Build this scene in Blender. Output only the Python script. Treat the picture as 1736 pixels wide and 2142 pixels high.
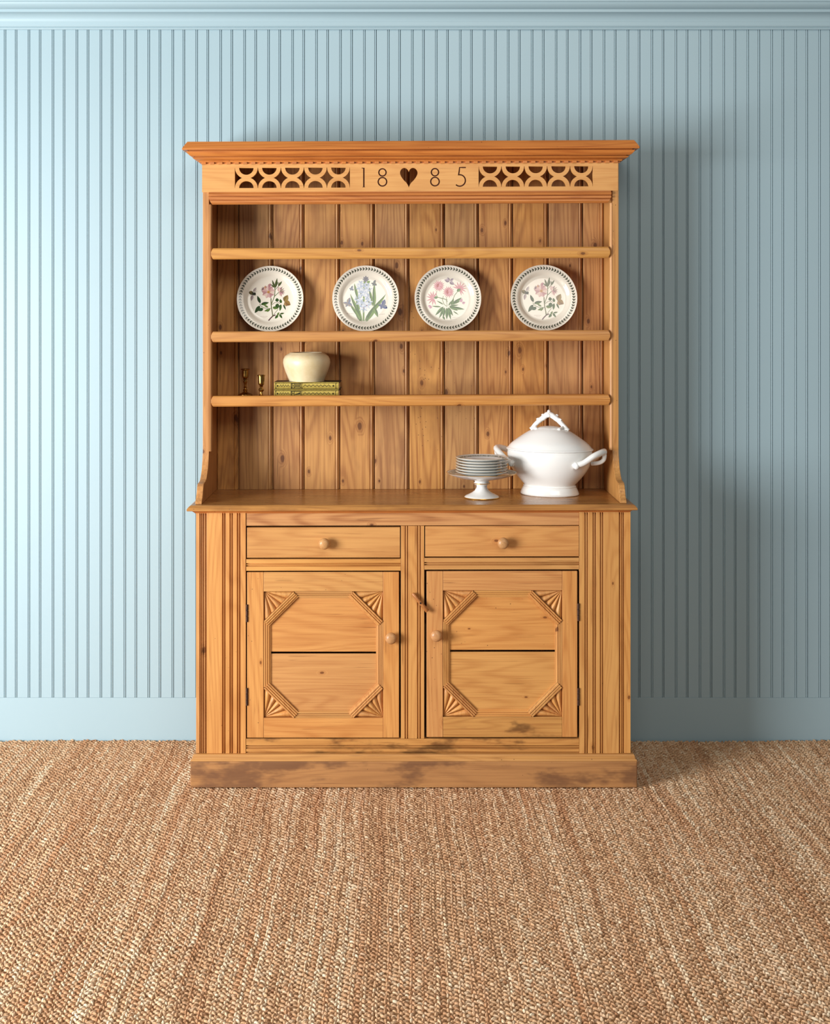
import bpy, bmesh, math, random
import numpy as np
from mathutils import Vector, Matrix

random.seed(7)
rng = np.random.default_rng(11)
for o in list(bpy.data.objects):
    bpy.data.objects.remove(o)
scene = bpy.context.scene
COL = scene.collection

# ------------------------------------------------------------------ camera
FPX = 2750.0            # focal length in pixels of the 1736 px wide frame
CAMZ, CAMD = 1.635, 5.0
VPX, VPY = 845.0, 646.0
cam_d = bpy.data.cameras.new('camera')
cam_d.sensor_fit = 'HORIZONTAL'
cam_d.sensor_width = 36.0
cam_d.lens = 36.0 * FPX / 1736.0
cam_d.shift_x = (868.0 - VPX) / 1736.0
cam_d.shift_y = -(1071.0 - VPY) / 1736.0
cam_d.clip_start = 0.05
cam = bpy.data.objects.new('camera', cam_d)
cam.location = (0, -CAMD, CAMZ)
cam.rotation_euler = (math.pi / 2, 0, 0)
COL.objects.link(cam)
scene.camera = cam

# ------------------------------------------------------------------ light
world = bpy.data.worlds.new('world')
scene.world = world
world.use_nodes = True
bg = world.node_tree.nodes['Background']
bg.inputs[0].default_value = (0.93, 0.97, 1.0, 1)
bg.inputs[1].default_value = 0.15

def area(name, loc, target, sx, sy, power, col):
    l = bpy.data.lights.new(name, 'AREA')
    l.shape = 'RECTANGLE'; l.size = sx; l.size_y = sy; l.energy = power; l.color = col
    o = bpy.data.objects.new(name, l)
    o.location = loc
    o.rotation_euler = (Vector(target) - Vector(loc)).to_track_quat('-Z', 'Y').to_euler()
    COL.objects.link(o)
    return o
area('window_light', (-3.7, -3.35, 1.32), (0.1, -0.6, 0.85), 1.9, 1.9, 268, (0.95, 0.98, 1.0))
area('fill_light', (0.6, -4.6, 3.6), (0.1, -0.6, 0.9), 2.6, 1.6, 46, (1.0, 0.94, 0.84))  # added warm fill from above, not a fitting of the room
vs = scene.view_settings
scene.display_settings.display_device = 'sRGB'
vs.view_transform = 'Standard'; vs.look = 'None'; vs.gamma = 1.0; vs.use_curve_mapping = False
vs.exposure = 0.42

# ------------------------------------------------------------------ helpers
def X(px, d): return (px - VPX) * d / FPX
def Z(py, d): return CAMZ - (py - VPY) * d / FPX

def lin(r, g=None, b=None):
    if g is None: r, g, b = r
    f = lambda c: (c / 255 / 12.92) if c / 255 <= 0.04045 else ((c / 255 + 0.055) / 1.055) ** 2.4
    return (f(r), f(g), f(b))

def rgba(c): return (*lin(c), 1)

def sag(x, z):           # the old rack leans a few millimetres to one side
    return 0.0038 * (x - 0.024) * min(1.0, max(0.0, (z - 0.4) / 0.9))

class MB:
    def __init__(s):
        s.v = []; s.f = []; s.c = []
    def add(s, verts, faces, col=None):
        n = len(s.v)
        s.v += [tuple(p) for p in verts]
        s.f += [tuple(i + n for i in f) for f in faces]
        s.c += [col or (1, 1, 1)] * len(verts)
        return s
    def box(s, x0, x1, y0, y1, z0, z1):
        x0, x1 = sorted((x0, x1)); y0, y1 = sorted((y0, y1)); z0, z1 = sorted((z0, z1))
        v = [(x0, y0, z0), (x1, y0, z0), (x1, y1, z0), (x0, y1, z0), (x0, y0, z1), (x1, y0, z1), (x1, y1, z1), (x0, y1, z1)]
        return s.add(v, [(3, 2, 1, 0), (4, 5, 6, 7), (0, 1, 5, 4), (1, 2, 6, 5), (2, 3, 7, 6), (3, 0, 4, 7)])
    def prism(s, prof, axis, a, b, cut=0.0):
        """extrude a closed 2-D outline; axis x: (y,z), y: (x,z), z: (x,y); cut mitres the ends by cut*first coord"""
        n = len(prof)
        def pt(p, t):
            if axis == 'x': return (t, p[0], p[1])
            if axis == 'y': return (p[0], t, p[1])
            return (p[0], p[1], t)
        v = [pt(p, a) for p in prof] + [pt(p, b) for p in prof]
        f = [(i, (i + 1) % n, (i + 1) % n + n, i + n) for i in range(n)]
        f += [tuple(range(n))[::-1], tuple(range(n, 2 * n))]
        return s.add(v, f)
    def around(s, prof, x0, x1, yf, yb):
        """sweep an (out, z) outline round three sides (left return, front, right return)"""
        n = len(prof); v = []
        for k in range(4):
            for o, z in prof:
                v.append([(x0 - o, yb, z), (x0 - o, yf - o, z), (x1 + o, yf - o, z), (x1 + o, yb, z)][k])
        f = []
        for k in range(3):
            f += [(k * n + i, k * n + (i + 1) % n, (k + 1) * n + (i + 1) % n, (k + 1) * n + i) for i in range(n)]
        f += [tuple(range(n))[::-1], tuple(range(3 * n, 4 * n))]
        return s.add(v, f)
    def lathe(s, prof, n=48, sx=1.0, sy=1.0, c=(0, 0, 0), axis='z', closed=False):
        v = []; f = []; rings = []
        for r, z in prof:
            if r < 1e-6:
                rings.append([len(v)]); v.append((0, 0, z))
            else:
                rings.append(list(range(len(v), len(v) + n)))
                v += [(r * sx * math.cos(2 * math.pi * i / n), r * sy * math.sin(2 * math.pi * i / n), z) for i in range(n)]
        for a, b in zip(rings[:-1], rings[1:]):
            if len(a) == 1 and len(b) == 1: continue
            for i in range(n):
                j = (i + 1) % n
                if len(a) == 1: f.append((a[0], b[j], b[i]))
                elif len(b) == 1: f.append((a[i], a[j], b[0]))
                else: f.append((a[i], a[j], b[j], b[i]))
        if axis == 'y': v = [(x, -z, y) for x, y, z in v]
        v = [(x + c[0], y + c[1], z + c[2]) for x, y, z in v]
        return s.add(v, f)
    def tube(s, pts, radii, n=10, caps=True):
        pts = [Vector(p) for p in pts]
        if not hasattr(radii, '__len__'): radii = [radii] * len(pts)
        v = []; f = []; up = Vector((0.13, 0.31, 0.94)).normalized(); prev = None
        for i, p in enumerate(pts):
            t = (pts[min(i + 1, len(pts) - 1)] - pts[max(i - 1, 0)]).normalized()
            a = (prev - t * prev.dot(t)) if prev else t.cross(up)
            if a.length < 1e-6: a = t.cross(Vector((1, 0, 0)))
            a.normalize(); prev = a; b = t.cross(a)
            v += [p + radii[i] * (math.cos(2 * math.pi * k / n) * a + math.sin(2 * math.pi * k / n) * b) for k in range(n)]
        for i in range(len(pts) - 1):
            f += [(i * n + k, i * n + (k + 1) % n, (i + 1) * n + (k + 1) % n, (i + 1) * n + k) for k in range(n)]
        if caps:
            f += [tuple(range(n))[::-1], tuple(range((len(pts) - 1) * n, len(pts) * n))]
        return s.add(v, f)
    def ball(s, c, r, n=14, sx=1, sy=1, sz=1):
        m = n // 2
        prof = [(math.sin(math.pi * i / m), -math.cos(math.pi * i / m)) for i in range(m + 1)]
        k = len(s.v)
        s.lathe([(p[0] if 0 < i < m else 0, p[1]) for i, p in enumerate(prof)], n)
        for i in range(k, len(s.v)):
            x, y, z = s.v[i]; s.v[i] = (c[0] + x * r * sx, c[1] + y * r * sy, c[2] + z * r * sz)
        return s
    def bar(s, p, q, prof, ybase):
        """straight strip on an xz face; prof = (across, proud); across grows to the left of p->q"""
        d = Vector((q[0] - p[0], q[1] - p[1])).normalized(); nrm = Vector((-d.y, d.x)); n = len(prof); v = []
        for e in (p, q):
            v += [(e[0] + nrm.x * t, ybase - h, e[1] + nrm.y * t) for t, h in prof]
        f = [(i, (i + 1) % n, (i + 1) % n + n, i + n) for i in range(n)] + [tuple(range(n))[::-1], tuple(range(n, 2 * n))]
        return s.add(v, f)
    def mesh(s, name, origin=(0, 0, 0), lean=False, colors=False):
        v = s.v
        if lean: v = [(x, y, z + sag(x, z)) for x, y, z in v]
        v = [(x - origin[0], y - origin[1], z - origin[2]) for x, y, z in v]
        me = bpy.data.meshes.new(name)
        me.from_pydata(v, [], s.f)
        if colors:
            ca = me.color_attributes.new('tint', 'FLOAT_COLOR', 'POINT')
            ca.data.foreach_set('color', np.array([(*c, 1.0) for c in s.c], dtype=np.float32).ravel())
        bm = bmesh.new(); bm.from_mesh(me)
        if not colors: bmesh.ops.recalc_face_normals(bm, faces=bm.faces)
        bm.to_mesh(me); bm.free()
        return me

def smooth_by_angle(me, deg=35):
    me.polygons.foreach_set('use_smooth', [True] * len(me.polygons))
    me.set_sharp_from_angle(angle=math.radians(deg))

def link(name, me, mat, parent=None, bevel=0.0, seg=2, loc=(0, 0, 0)):
    o = bpy.data.objects.new(name, me)
    COL.objects.link(o)
    if mat and not me.materials: me.materials.append(mat)
    o.location = loc
    if parent: o.parent = parent
    if bevel:
        b = o.modifiers.new('edge', 'BEVEL'); b.width = bevel; b.segments = seg; b.limit_method = 'ANGLE'
        b.angle_limit = math.radians(30); b.harden_normals = False
    return o

def empty(name, loc, label, cat, group=None, rz=0.0):
    o = bpy.data.objects.new(name, None); COL.objects.link(o)
    o.location = loc; o.rotation_euler = (0, 0, rz); o.empty_display_size = 0.05
    o['label'] = label; o['category'] = cat
    if group: o['group'] = group
    return o

def outline_mesh(name, loops, y0, y1, origin, lean=True):
    """plate in the xz plane with holes, thickness y0..y1, from even-odd loops of (x, z)"""
    cu = bpy.data.curves.new(name, 'CURVE'); cu.dimensions = '2D'; cu.fill_mode = 'BOTH'
    cu.extrude = abs(y1 - y0) / 2
    for lp in loops:
        sp = cu.splines.new('POLY'); sp.points.add(len(lp) - 1)
        for p, (x, z) in zip(sp.points, lp): p.co = (x, z, 0, 1)
        sp.use_cyclic_u = True
    ob = bpy.data.objects.new(name, cu); COL.objects.link(ob)
    dg = bpy.context.evaluated_depsgraph_get(); dg.update()
    me = bpy.data.meshes.new_from_object(ob.evaluated_get(dg))
    bpy.data.objects.remove(ob); bpy.data.curves.remove(cu)
    ym = (y0 + y1) / 2
    for v in me.vertices:
        x, z, w = v.co
        zz = z + (sag(x, z) if lean else 0)
        v.co = (x - origin[0], ym - w - origin[1], zz - origin[2])
    bm = bmesh.new(); bm.from_mesh(me)
    bmesh.ops.remove_doubles(bm, verts=bm.verts, dist=1e-6)
    bmesh.ops.recalc_face_normals(bm, faces=bm.faces); bm.to_mesh(me); bm.free()
    me.name = name
    return me

# ------------------------------------------------------------------ materials
class NT:
    def __init__(s, name):
        s.m = bpy.data.materials.new(name); s.m.use_nodes = True
        s.t = s.m.node_tree; s.b = s.t.nodes['Principled BSDF']
    def n(s, typ, **kw):
        nd = s.t.nodes.new(typ)
        for k, v in kw.items():
            if k.startswith('_'): setattr(nd, k[1:], v)
        for k, v in kw.items():
            if k.startswith('_'): continue
            key = int(k[1:]) if k[0] == 'i' and k[1:].isdigit() else k.replace('__', ' ')
            s.put(nd.inputs[key], v)
        return nd
    def put(s, sock, v):
        if isinstance(v, bpy.types.NodeSocket): s.t.links.new(v, sock)
        else: sock.default_value = v
    def math(s, op, a, b=0.0, c=0.0, clamp=False):
        nd = s.n('ShaderNodeMath', _operation=op, _use_clamp=clamp, i0=a, i1=b)
        if op in ('MULTIPLY_ADD', 'SMOOTH_MIN'): s.put(nd.inputs[2], c)
        return nd.outputs[0]
    def vmul(s, a, v): return s.n('ShaderNodeVectorMath', _operation='MULTIPLY', i0=a, i1=v).outputs[0]
    def vadd(s, a, v): return s.n('ShaderNodeVectorMath', _operation='ADD', i0=a, i1=v).outputs[0]
    def noise(s, vec, scale, detail=2.0, rough=0.5, dist=0.0):
        return s.n('ShaderNodeTexNoise', Vector=vec, Scale=scale, Detail=detail, Roughness=rough, Distortion=dist).outputs[0]
    def step(s, v, a, b):
        return s.n('ShaderNodeMapRange', _interpolation_type='SMOOTHSTEP', Value=v, i1=a, i2=b).outputs[0]
    def mix(s, f, a, b, mode='MIX'):
        nd = s.n('ShaderNodeMix', _data_type='RGBA', _blend_type=mode)
        s.put(nd.inputs[0], f); s.put(nd.inputs[6], a); s.put(nd.inputs[7], b)
        return nd.outputs[2]
    def obj(s): return s.n('ShaderNodeTexCoord').outputs['Object']
    def rnd(s): return s.n('ShaderNodeObjectInfo').outputs['Random']
    def set(s, **kw):
        for k, v in kw.items(): s.put(s.b.inputs[k.replace('__', ' ')], v)
        return s.m
    def bump(s, h, strength, dist=0.002):
        s.put(s.b.inputs['Normal'], s.n('ShaderNodeBump', Strength=strength, Distance=dist, Height=h).outputs[0])

def wood(name, axis, light, dark, knot=0.3, vary=0.05, rough=0.42, stain=0.0, stain_col=(92, 52, 28), stain_scale=5.0,
         ring=0.30, pits=1.0, knot_scale=9.0):
    t = NT(name)
    co = t.obj(); rd = t.rnd()
    sh = t.n('ShaderNodeCombineXYZ', X=t.math('MULTIPLY', rd, 37.0), Y=t.math('MULTIPLY', rd, 91.0), Z=t.math('MULTIPLY', rd, 53.0)).outputs[0]
    p = t.vadd(co, sh)
    st = {'x': (0.10, 1, 1), 'y': (1, 0.10, 1), 'z': (1, 1, 0.10)}[axis]
    kst = {'x': (0.55, 1, 1), 'y': (1, 0.55, 1), 'z': (1, 1, 0.55)}[axis]
    # knots
    sp3 = t.n('ShaderNodeSeparateXYZ', Vector=t.vmul(p, kst)).outputs
    kuv = t.n('ShaderNodeCombineXYZ', X=t.math('MULTIPLY_ADD', sp3[1], 0.37, sp3[0]), Y=t.math('MULTIPLY_ADD', sp3[1], 0.61, sp3[2])).outputs[0]
    kv = t.n('ShaderNodeTexVoronoi', _voronoi_dimensions='2D', Vector=kuv, Scale=knot_scale, Randomness=1.0)
    kcol = t.n('ShaderNodeSeparateColor', Color=kv.outputs['Color']).outputs
    ksel = kcol[0]
    kd = t.math('MULTIPLY', kv.outputs['Distance'], t.math('MULTIPLY_ADD', kcol[1], 1.5, 0.75))
    kon = t.math('GREATER_THAN', ksel, 1.0 - knot)
    wob = t.noise(p, 60.0, 2.0)
    kd2 = t.math('MULTIPLY_ADD', wob, 0.06, kd)
    kmask = t.math('MULTIPLY', t.step(kd2, 0.125, 0.085), kon)
    kring = t.math('MULTIPLY', t.step(kd2, 0.26, 0.10), kon)
    # growth rings: contours of a stretched field that swells round the knots
    fld = t.noise(t.vmul(p, st), 7.0, 2.0, 0.45, 0.25)
    fld = t.math('MULTIPLY_ADD', kring, 0.10, fld)
    ln = t.math('MULTIPLY_ADD', t.math('SINE', t.math('MULTIPLY', fld, 120.0)), 0.5, 0.5)
    ln = t.math('POWER', ln, 2.2)
    fine = t.noise(t.vmul(p, tuple(c if c < 1 else 6.0 for c in st)), 42.0, 3.0, 0.6)
    blotch = t.noise(t.vmul(p, tuple(0.35 if c < 1 else 1.0 for c in st)), 6.5, 3.0, 0.55)
    f = t.math('MULTIPLY', ln, ring)
    f = t.math('MULTIPLY_ADD', t.step(fine, 0.35, 0.75), 0.40, f)
    f = t.math('MULTIPLY_ADD', t.math('SUBTRACT', blotch, 0.5), 0.8, f)
    f = t.math('ADD', f, 0.05, clamp=True)
    col = t.mix(f, rgba(light), rgba(dark))
    deep = tuple(c * k for c, k in zip(dark, (0.58, 0.48, 0.42)))
    col = t.mix(t.math('MULTIPLY', kring, 0.45), col, rgba(dark))
    col = t.mix(t.math('MULTIPLY', kmask, 0.80), col, rgba(deep))
    fleck = t.noise(t.vmul(p, tuple(c * .55 if c < 1 else 2.2 for c in st)), 75.0, 2.0, 0.5)
    fmask = t.math('MULTIPLY', t.step(fleck, 0.60, 0.74), t.step(t.noise(p, 9.0, 2.0), 0.42, 0.62))
    col = t.mix(t.math('MULTIPLY', fmask, 0.55), col, rgba(tuple(c * k for c, k in zip(dark, (0.72, 0.66, 0.6)))))
    # worm holes and small dents
    pv = t.n('ShaderNodeTexVoronoi', Vector=p, Scale=80.0, Randomness=1.0)
    psel = t.n('ShaderNodeSeparateColor', Color=pv.outputs['Color']).outputs[1]
    pm = t.math('MULTIPLY', t.step(pv.outputs['Distance'], 0.17, 0.10), t.math('GREATER_THAN', psel, 1.0 - 0.09 * pits))
    pm = t.math('MULTIPLY', pm, t.step(t.noise(p, 7.0, 2.0), 0.50, 0.60))
    col = t.mix(t.math('MULTIPLY', pm, 0.75), col, rgba(tuple(c * .6 for c in deep)))
    if stain:
        sn = t.noise(t.vmul(p, tuple(0.45 if c < 1 else 1.0 for c in st)), stain_scale, 4.0, 0.62)
        sm = t.math('MULTIPLY', t.step(sn, 0.50, 0.66), stain)
        col = t.mix(sm, col, rgba(stain_col))
    # each piece its own tone
    r2 = t.math('FRACT', t.math('MULTIPLY', rd, 17.31))
    hsv = t.n('ShaderNodeHueSaturation', Hue=t.math('MULTIPLY_ADD', r2, 0.006, 0.497),
              Saturation=t.math('MULTIPLY_ADD', rd, vary * 0.8, 1.0 - vary * 0.4),
              Value=t.math('MULTIPLY_ADD', rd, vary * 2, 1.0 - vary), Color=col).outputs[0]
    h = t.math('MULTIPLY_ADD', pm, -1.5, t.math('MULTIPLY', fine, 0.5))
    t.bump(h, 0.25, 0.0012)
    return t.set(Base__Color=hsv, Roughness=t.math('MULTIPLY_ADD', fine, 0.2, rough - 0.1), Specular__IOR__Level=0.4)

HON, HON_D = (208, 150, 86), (172, 108, 54)
M = {}
M['front_h'] = wood('pine_front_across', 'x', HON, HON_D, knot=0.12, knot_scale=14.0)
M['front_v'] = wood('pine_front_upright', 'z', HON, HON_D, knot=0.10, knot_scale=14.0)
M['rail_h'] = wood('pine_rail_across', 'x', (204, 148, 92), (156, 98, 54), knot=0.35, ring=0.5, knot_scale=11.0)
M['frieze'] = wood('pine_frieze', 'x', (216, 160, 90), (190, 128, 62), knot=0.05, vary=0.05)
M['mould'] = wood('pine_moulding', 'x', (202, 126, 60), (158, 82, 34), knot=0.15, vary=0.06)
M['shelf'] = wood('pine_shelf', 'x', (200, 142, 76), (158, 98, 48), knot=0.25, vary=0.05)
M['side'] = wood('pine_side', 'z', (198, 142, 84), (154, 98, 54), knot=0.22, vary=0.04)
M['board'] = wood('pine_back_board', 'z', (200, 146, 86), (146, 92, 50), knot=0.40, vary=0.12, knot_scale=12.0, rough=0.5, stain=0.35,
                  stain_col=(126, 82, 50), stain_scale=7.0, ring=0.42)
M['top'] = wood('pine_worktop', 'x', (192, 134, 70), (128, 78, 38), knot=0.15, vary=0.03, rough=0.27, stain=0.35,
                stain_col=(120, 74, 38), stain_scale=9.0)
M['plinth'] = wood('pine_plinth', 'x', (176, 124, 76), (142, 94, 56), knot=0.0, vary=0.03, rough=0.6, stain=0.72,
                   stain_col=(98, 62, 42), stain_scale=11.0, pits=2.5)
M['plinth_top'] = wood('pine_plinth_top', 'x', (196, 138, 76), (156, 100, 50), knot=0.0, vary=0.03, pits=2.5)
M['worn_h'] = wood('pine_worn_rail', 'x', (202, 144, 78), (158, 98, 46), knot=0.3, vary=0.03, stain=0.7,
                   stain_col=(74, 40, 20), stain_scale=13.0, pits=3.0)
M['knob'] = wood('turned_knob', 'y', (192, 142, 94), (160, 108, 66), knot=0.0, vary=0.06, rough=0.35)
M['latch'] = wood('latch_wood', 'x', (176, 112, 62), (128, 70, 34), knot=0.0, vary=0.03)

def plain(name, c, rough=0.5, spec=0.5, metal=0.0, coat=0.0, noise=0.0, nscale=20.0, c2=None, bump=0.0, bscale=200.0):
    t = NT(name); base = rgba(c)
    if noise:
        f = t.math('MULTIPLY', t.step(t.noise(t.obj(), nscale, 4.0, 0.6), 0.35, 0.7), noise)
        base = t.mix(f, rgba(c), rgba(c2))
    if bump: t.bump(t.noise(t.obj(), bscale, 3.0), bump, 0.001)
    return t.set(Base__Color=base, Roughness=rough, Specular__IOR__Level=spec, Metallic=metal, Coat__Weight=coat, Coat__Roughness=0.05)

M['dark_cut'] = plain('stained_cut', (70, 34, 20), 0.7, 0.2)
M['iron'] = plain('old_iron', (58, 42, 36), 0.55, 0.5, 0.6, noise=0.6, nscale=90, c2=(96, 58, 40))
M['paint'] = plain('blue_wall_paint', (162, 184, 191), 0.42, 0.4, noise=0.25, nscale=1.2, c2=(158, 180, 188), bump=0.05, bscale=500)
M['paint_gap'] = plain('wall_behind_boards', (96, 118, 126), 0.8, 0.2)
M['china'] = plain('ivory_china', (222, 213, 196), 0.10, 0.5, coat=0.3)
M['white'] = plain('white_ironstone', (240, 238, 233), 0.16, 0.5, coat=0.3)
M['white2'] = plain('white_porcelain', (230, 229, 225), 0.10, 0.5, coat=0.3)
M['gold'] = plain('gilt_line', (205, 150, 62), 0.3, 0.5, 0.8)
M['pale_gilt'] = plain('pale_gilt', (226, 214, 190), 0.25, 0.5)
M['band'] = plain('grey_green_band', (128, 136, 128), 0.2, 0.5, noise=1.0, nscale=130, c2=(206, 208, 200))
M['stone'] = plain('cream_stoneware', (224, 206, 168), 0.38, 0.5, noise=0.6, nscale=16, c2=(206, 180, 128), bump=0.08, bscale=60)
M['brass'] = plain('old_brass', (176, 132, 68), 0.26, 0.5, 1.0, noise=0.7, nscale=40, c2=(84, 56, 28))
M['bookcloth'] = plain('black_book_board', (40, 30, 20), 0.5, 0.4)
M['gilt_spine'] = plain('gilt_leather_spine', (196, 172, 82), 0.38, 0.5, 0.35, noise=0.7, nscale=140, c2=(160, 130, 56))
M['tool'] = plain('dark_tooling', (52, 44, 16), 0.6, 0.3)
M['paper'] = plain('page_edges', (214, 196, 150), 0.8, 0.2)
M['floor'] = wood('dark_floor', 'x', (70, 50, 38), (44, 30, 24), vary=0.02)
def tinted(name, rough, coat=0.0, bump=0.0, mode=None):
    t = NT(name)
    c = t.n('ShaderNodeAttribute', _attribute_name='tint').outputs['Color']
    if bump:
        fib = t.noise(t.obj(), 420.0, 3.0, 0.7)
        sx = t.n('ShaderNodeSeparateXYZ', Vector=t.n('ShaderNodeAttribute', _attribute_name='strand').outputs['Vector']).outputs
        ply = t.math('ADD', t.math('MULTIPLY', sx[0], 7.5), t.math('MULTIPLY_ADD', sx[1], 2.6, t.math('MULTIPLY', sx[2], 6.28)))
        ply = t.math('MULTIPLY_ADD', t.math('SINE', t.math('MULTIPLY_ADD', fib, 2.4, ply)), 0.5, 0.5)
        f = t.math('MULTIPLY_ADD', t.step(fib, 0.3, 0.75), 0.45, t.math('MULTIPLY', t.math('SUBTRACT', 1.0, ply), 0.55))
        c = t.mix(f, t.mix(0.18, c, (0.9, 0.78, 0.62, 1)), t.mix(0.34, c, (0.20, 0.085, 0.03, 1)))
        t.bump(t.math('MULTIPLY_ADD', ply, 1.2, fib), bump, 0.0012)
    return t.set(Base__Color=c, Roughness=rough, Coat__Weight=coat, Coat__Roughness=0.05, Specular__IOR__Level=0.5 if not bump else 0.12)
M['print'] = tinted('fired_print', 0.12, 0.3)
M['jute'] = tinted('jute_yarn', 0.85, 0.0, 0.6)
M['jute_base'] = plain('jute_backing', (142, 104, 68), 0.95, 0.1, noise=0.6, nscale=80, c2=(110, 76, 48))

# ------------------------------------------------------------------ the setting
def structure(o):
    o['kind'] = 'structure'; return o
RUG_T = 0.014
WX0, WX1 = -2.75, 2.75
structure(link('floor', MB().box(-3.2, 3.2, -4.4, 0.1, -RUG_T - 0.05, -RUG_T).mesh('floor'), M['floor']))
wall = structure(link('wall_back', MB().box(-3.2, 3.2, 0.011, 0.12, -RUG_T - 0.05, 3.1).mesh('wall_back'), M['paint_gap']))
BBZ = Z(1459, 5.0)
structure(link('baseboard_back', MB().box(-3.2, 3.2, -0.001, 0.011, -RUG_T, BBZ - 0.0006).mesh('baseboard'), M['paint'], bevel=0.0012))
# tongue-and-groove boards, two beads to a board
PER = 25.06 / 550.0
PW = 2 * PER
def bead_profile():
    g, b, dp = 0.0021, 0.0052, 0.0042
    pts = [(0.0005, 0.0105), (0.0005, dp), (0.0012, 0.0)]
    def bead(x):
        q = [(x, 0.0), (x + g * 0.35, dp), (x + g * 0.7, dp)]
        for k in range(7):
            a = math.pi * k / 6
            q.append((x + g + b / 2 - b / 2 * math.cos(a), 0.0028 - 0.0034 * math.sin(a)))
        return q
    c = PER - g - b / 2
    pts += bead(c) + [(c + 2 * g + b - 0.7 * g, dp), (c + 2 * g + b - 0.35 * g, dp), (c + 2 * g + b, 0.0)]
    e = PW - g - b - 0.0006
    pts += bead(e) + [(PW - 0.0004, dp), (PW - 0.0004, 0.0105)]
    return pts
plank_me = MB().prism(bead_profile(), 'z', BBZ, 2.712).mesh('plank')
smooth_by_angle(plank_me, 40)
x_joint = X(35.6, 5.0)
k0 = int(math.floor((WX0 - x_joint) / PW)); k1 = int(math.ceil((WX1 - x_joint) / PW))
for k in range(k0, k1):
    link('wall_plank', plank_me, M['paint'], wall, loc=(x_joint + k * PW, 0, 0))
# cornice on the wall
def cz(py, o): return Z(py, 5.0 - o)
cp = [(-0.005, cz(62, 0)), (0.010, cz(62, .010)), (0.013, cz(60.5, .013)), (0.0135, cz(58.5, .0135)), (0.011, cz(57.5, .011)),
      (0.011, cz(56.6, .011)), (0.016, cz(55.5, .016)), (0.0185, cz(53, .0185)), (0.0190, cz(46, .019)), (0.0200, cz(45, .02))]
for k in range(9):
    a = k / 8 * math.pi / 2
    cp.append((0.020 + 0.034 * (1 - math.cos(a)), cz(45, .02) + (cz(26, .054) - cz(45, .02)) * math.sin(a)))
cp += [(0.060, cz(25, .060)), (0.060, cz(19.5, .060))]
for k in range(9):
    a = k / 8 * math.pi / 2
    cp.append((0.061 + 0.030 * math.sin(a), cz(19, .061) + (cz(4.2, .091) - cz(19, .061)) * (1 - math.cos(a)) ** 0.8))
cp += [(0.094, cz(3.4, .094)), (0.094, cz(2.8, .094)), (0.098, cz(2.6, .098)), (0.104, 2.95), (-0.005, 2.95)]
me = MB().prism([(-o, z) for o, z in cp], 'x', -3.2, 3.2).mesh('trim')
smooth_by_angle(me, 25)
structure(link('trim_1', me, M['paint']))

# ------------------------------------------------------------------ jute rug
RX0, RX1, RY0 = -2.20, 2.30, -2.50
def rug_edge(x):
    return -0.016 - 0.010 * np.sin(x * 2.3 + 0.6) - 0.006 * np.sin(x * 6.1) - 0.012 * np.clip((x - 1.55) * 4, 0, 1)
ex = np.linspace(RX0, RX1, 80)
bv = [(x, float(rug_edge(x)) - 0.004) for x in ex]
rug = link('rug', MB().prism([(RX0, RY0), (RX1, RY0)] + bv[::-1], 'z', -RUG_T, -0.0062).mesh('rug'), M['jute_base'])
rug['label'] = 'natural brown jute rug with chunky woven rows covering the floor'
rug['category'] = 'rug'
pitch_x, pitch_y = 0.0146, 0.0205
rows = int((RX1 - RX0) / pitch_x)
per_row = int((-RY0) / pitch_y)
R, S, H2 = np.meshgrid(np.arange(rows), np.arange(per_row), np.arange(2), indexing='ij')
R = R.ravel(); S = S.ravel(); H2 = H2.ravel()
row_off = rng.random(rows) * pitch_y
yy = RY0 + 0.01 + S * pitch_y + row_off[R] + H2 * pitch_y * 0.5 + rng.normal(0, 0.0012, R.size)
wob = 0.004 * np.sin(yy * 5 + 1.3) + 0.003 * np.sin(yy * 11 + R * 0.05)
xx = RX0 + 0.01 + R * pitch_x + (H2 * 2 - 1) * 0.0033 + rng.normal(0, 0.0007, R.size) + wob - 0.012 * (yy + 1.0)
keep = (yy < rug_edge(xx) + 0.002) & (xx > RX0 + .006) & (xx < RX1 - .006)
ridge = (R % 2 == 1)
ang = (H2 * 2 - 1) * np.where(ridge, 0.30, 0.85) + rng.normal(0, 0.16, R.size)
la = 0.0098 * (1 + rng.normal(0, 0.12, R.size)); lb = np.where(ridge, 0.0047, 0.0058) * (1 + rng.normal(0, 0.10, R.size))
lh = np.where(ridge, 0.0066, 0.0058) * (1 + rng.normal(0, 0.13, R.size))
# keep the pile flat where the dresser stands
row_tone = rng.normal(0, 0.13, rows); row_tone = row_tone + 0.5 * np.roll(row_tone, 1) + 0.08
ph1 = rng.random(rows) * 6.28; ph2 = rng.random(rows) * 6.28; fr = 2.0 + 3.0 * rng.random(rows)
red = rng.normal(0, 0.34, rows)
tone = row_tone[R] + np.where(ridge, 0.12, -0.10) + 0.15 * np.sin(yy * fr[R] + ph1[R]) + 0.12 * np.sin(yy * 9.1 + ph2[R]) + rng.normal(0, 0.30, R.size)
tone += np.where(rng.random(R.size) < 0.02, -1.0, 0) + np.where(rng.random(R.size) < 0.015, 0.8, 0)
c_mid = np.array(lin(218, 170, 124)); c_lo = np.array(lin(156, 102, 58)); c_hi = np.array(lin(248, 224, 190)); c_red = np.array(lin(190, 122, 70))
tn = np.clip(tone, -1, 1)[:, None]
colr = np.where(tn < 0, c_mid + (c_lo - c_mid) * (-tn), c_mid + (c_hi - c_mid) * tn)
rm = np.clip(0.08 + red[R] * 0.5 + 0.25 * np.sin(yy * 4.0 + ph2[R]), 0, 0.6)[:, None]
colr = colr * (1 - rm) + c_red * rm
idx = np.nonzero(keep)[0]
nst = idx.size
t6 = np.arange(6) * math.pi / 3
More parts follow.
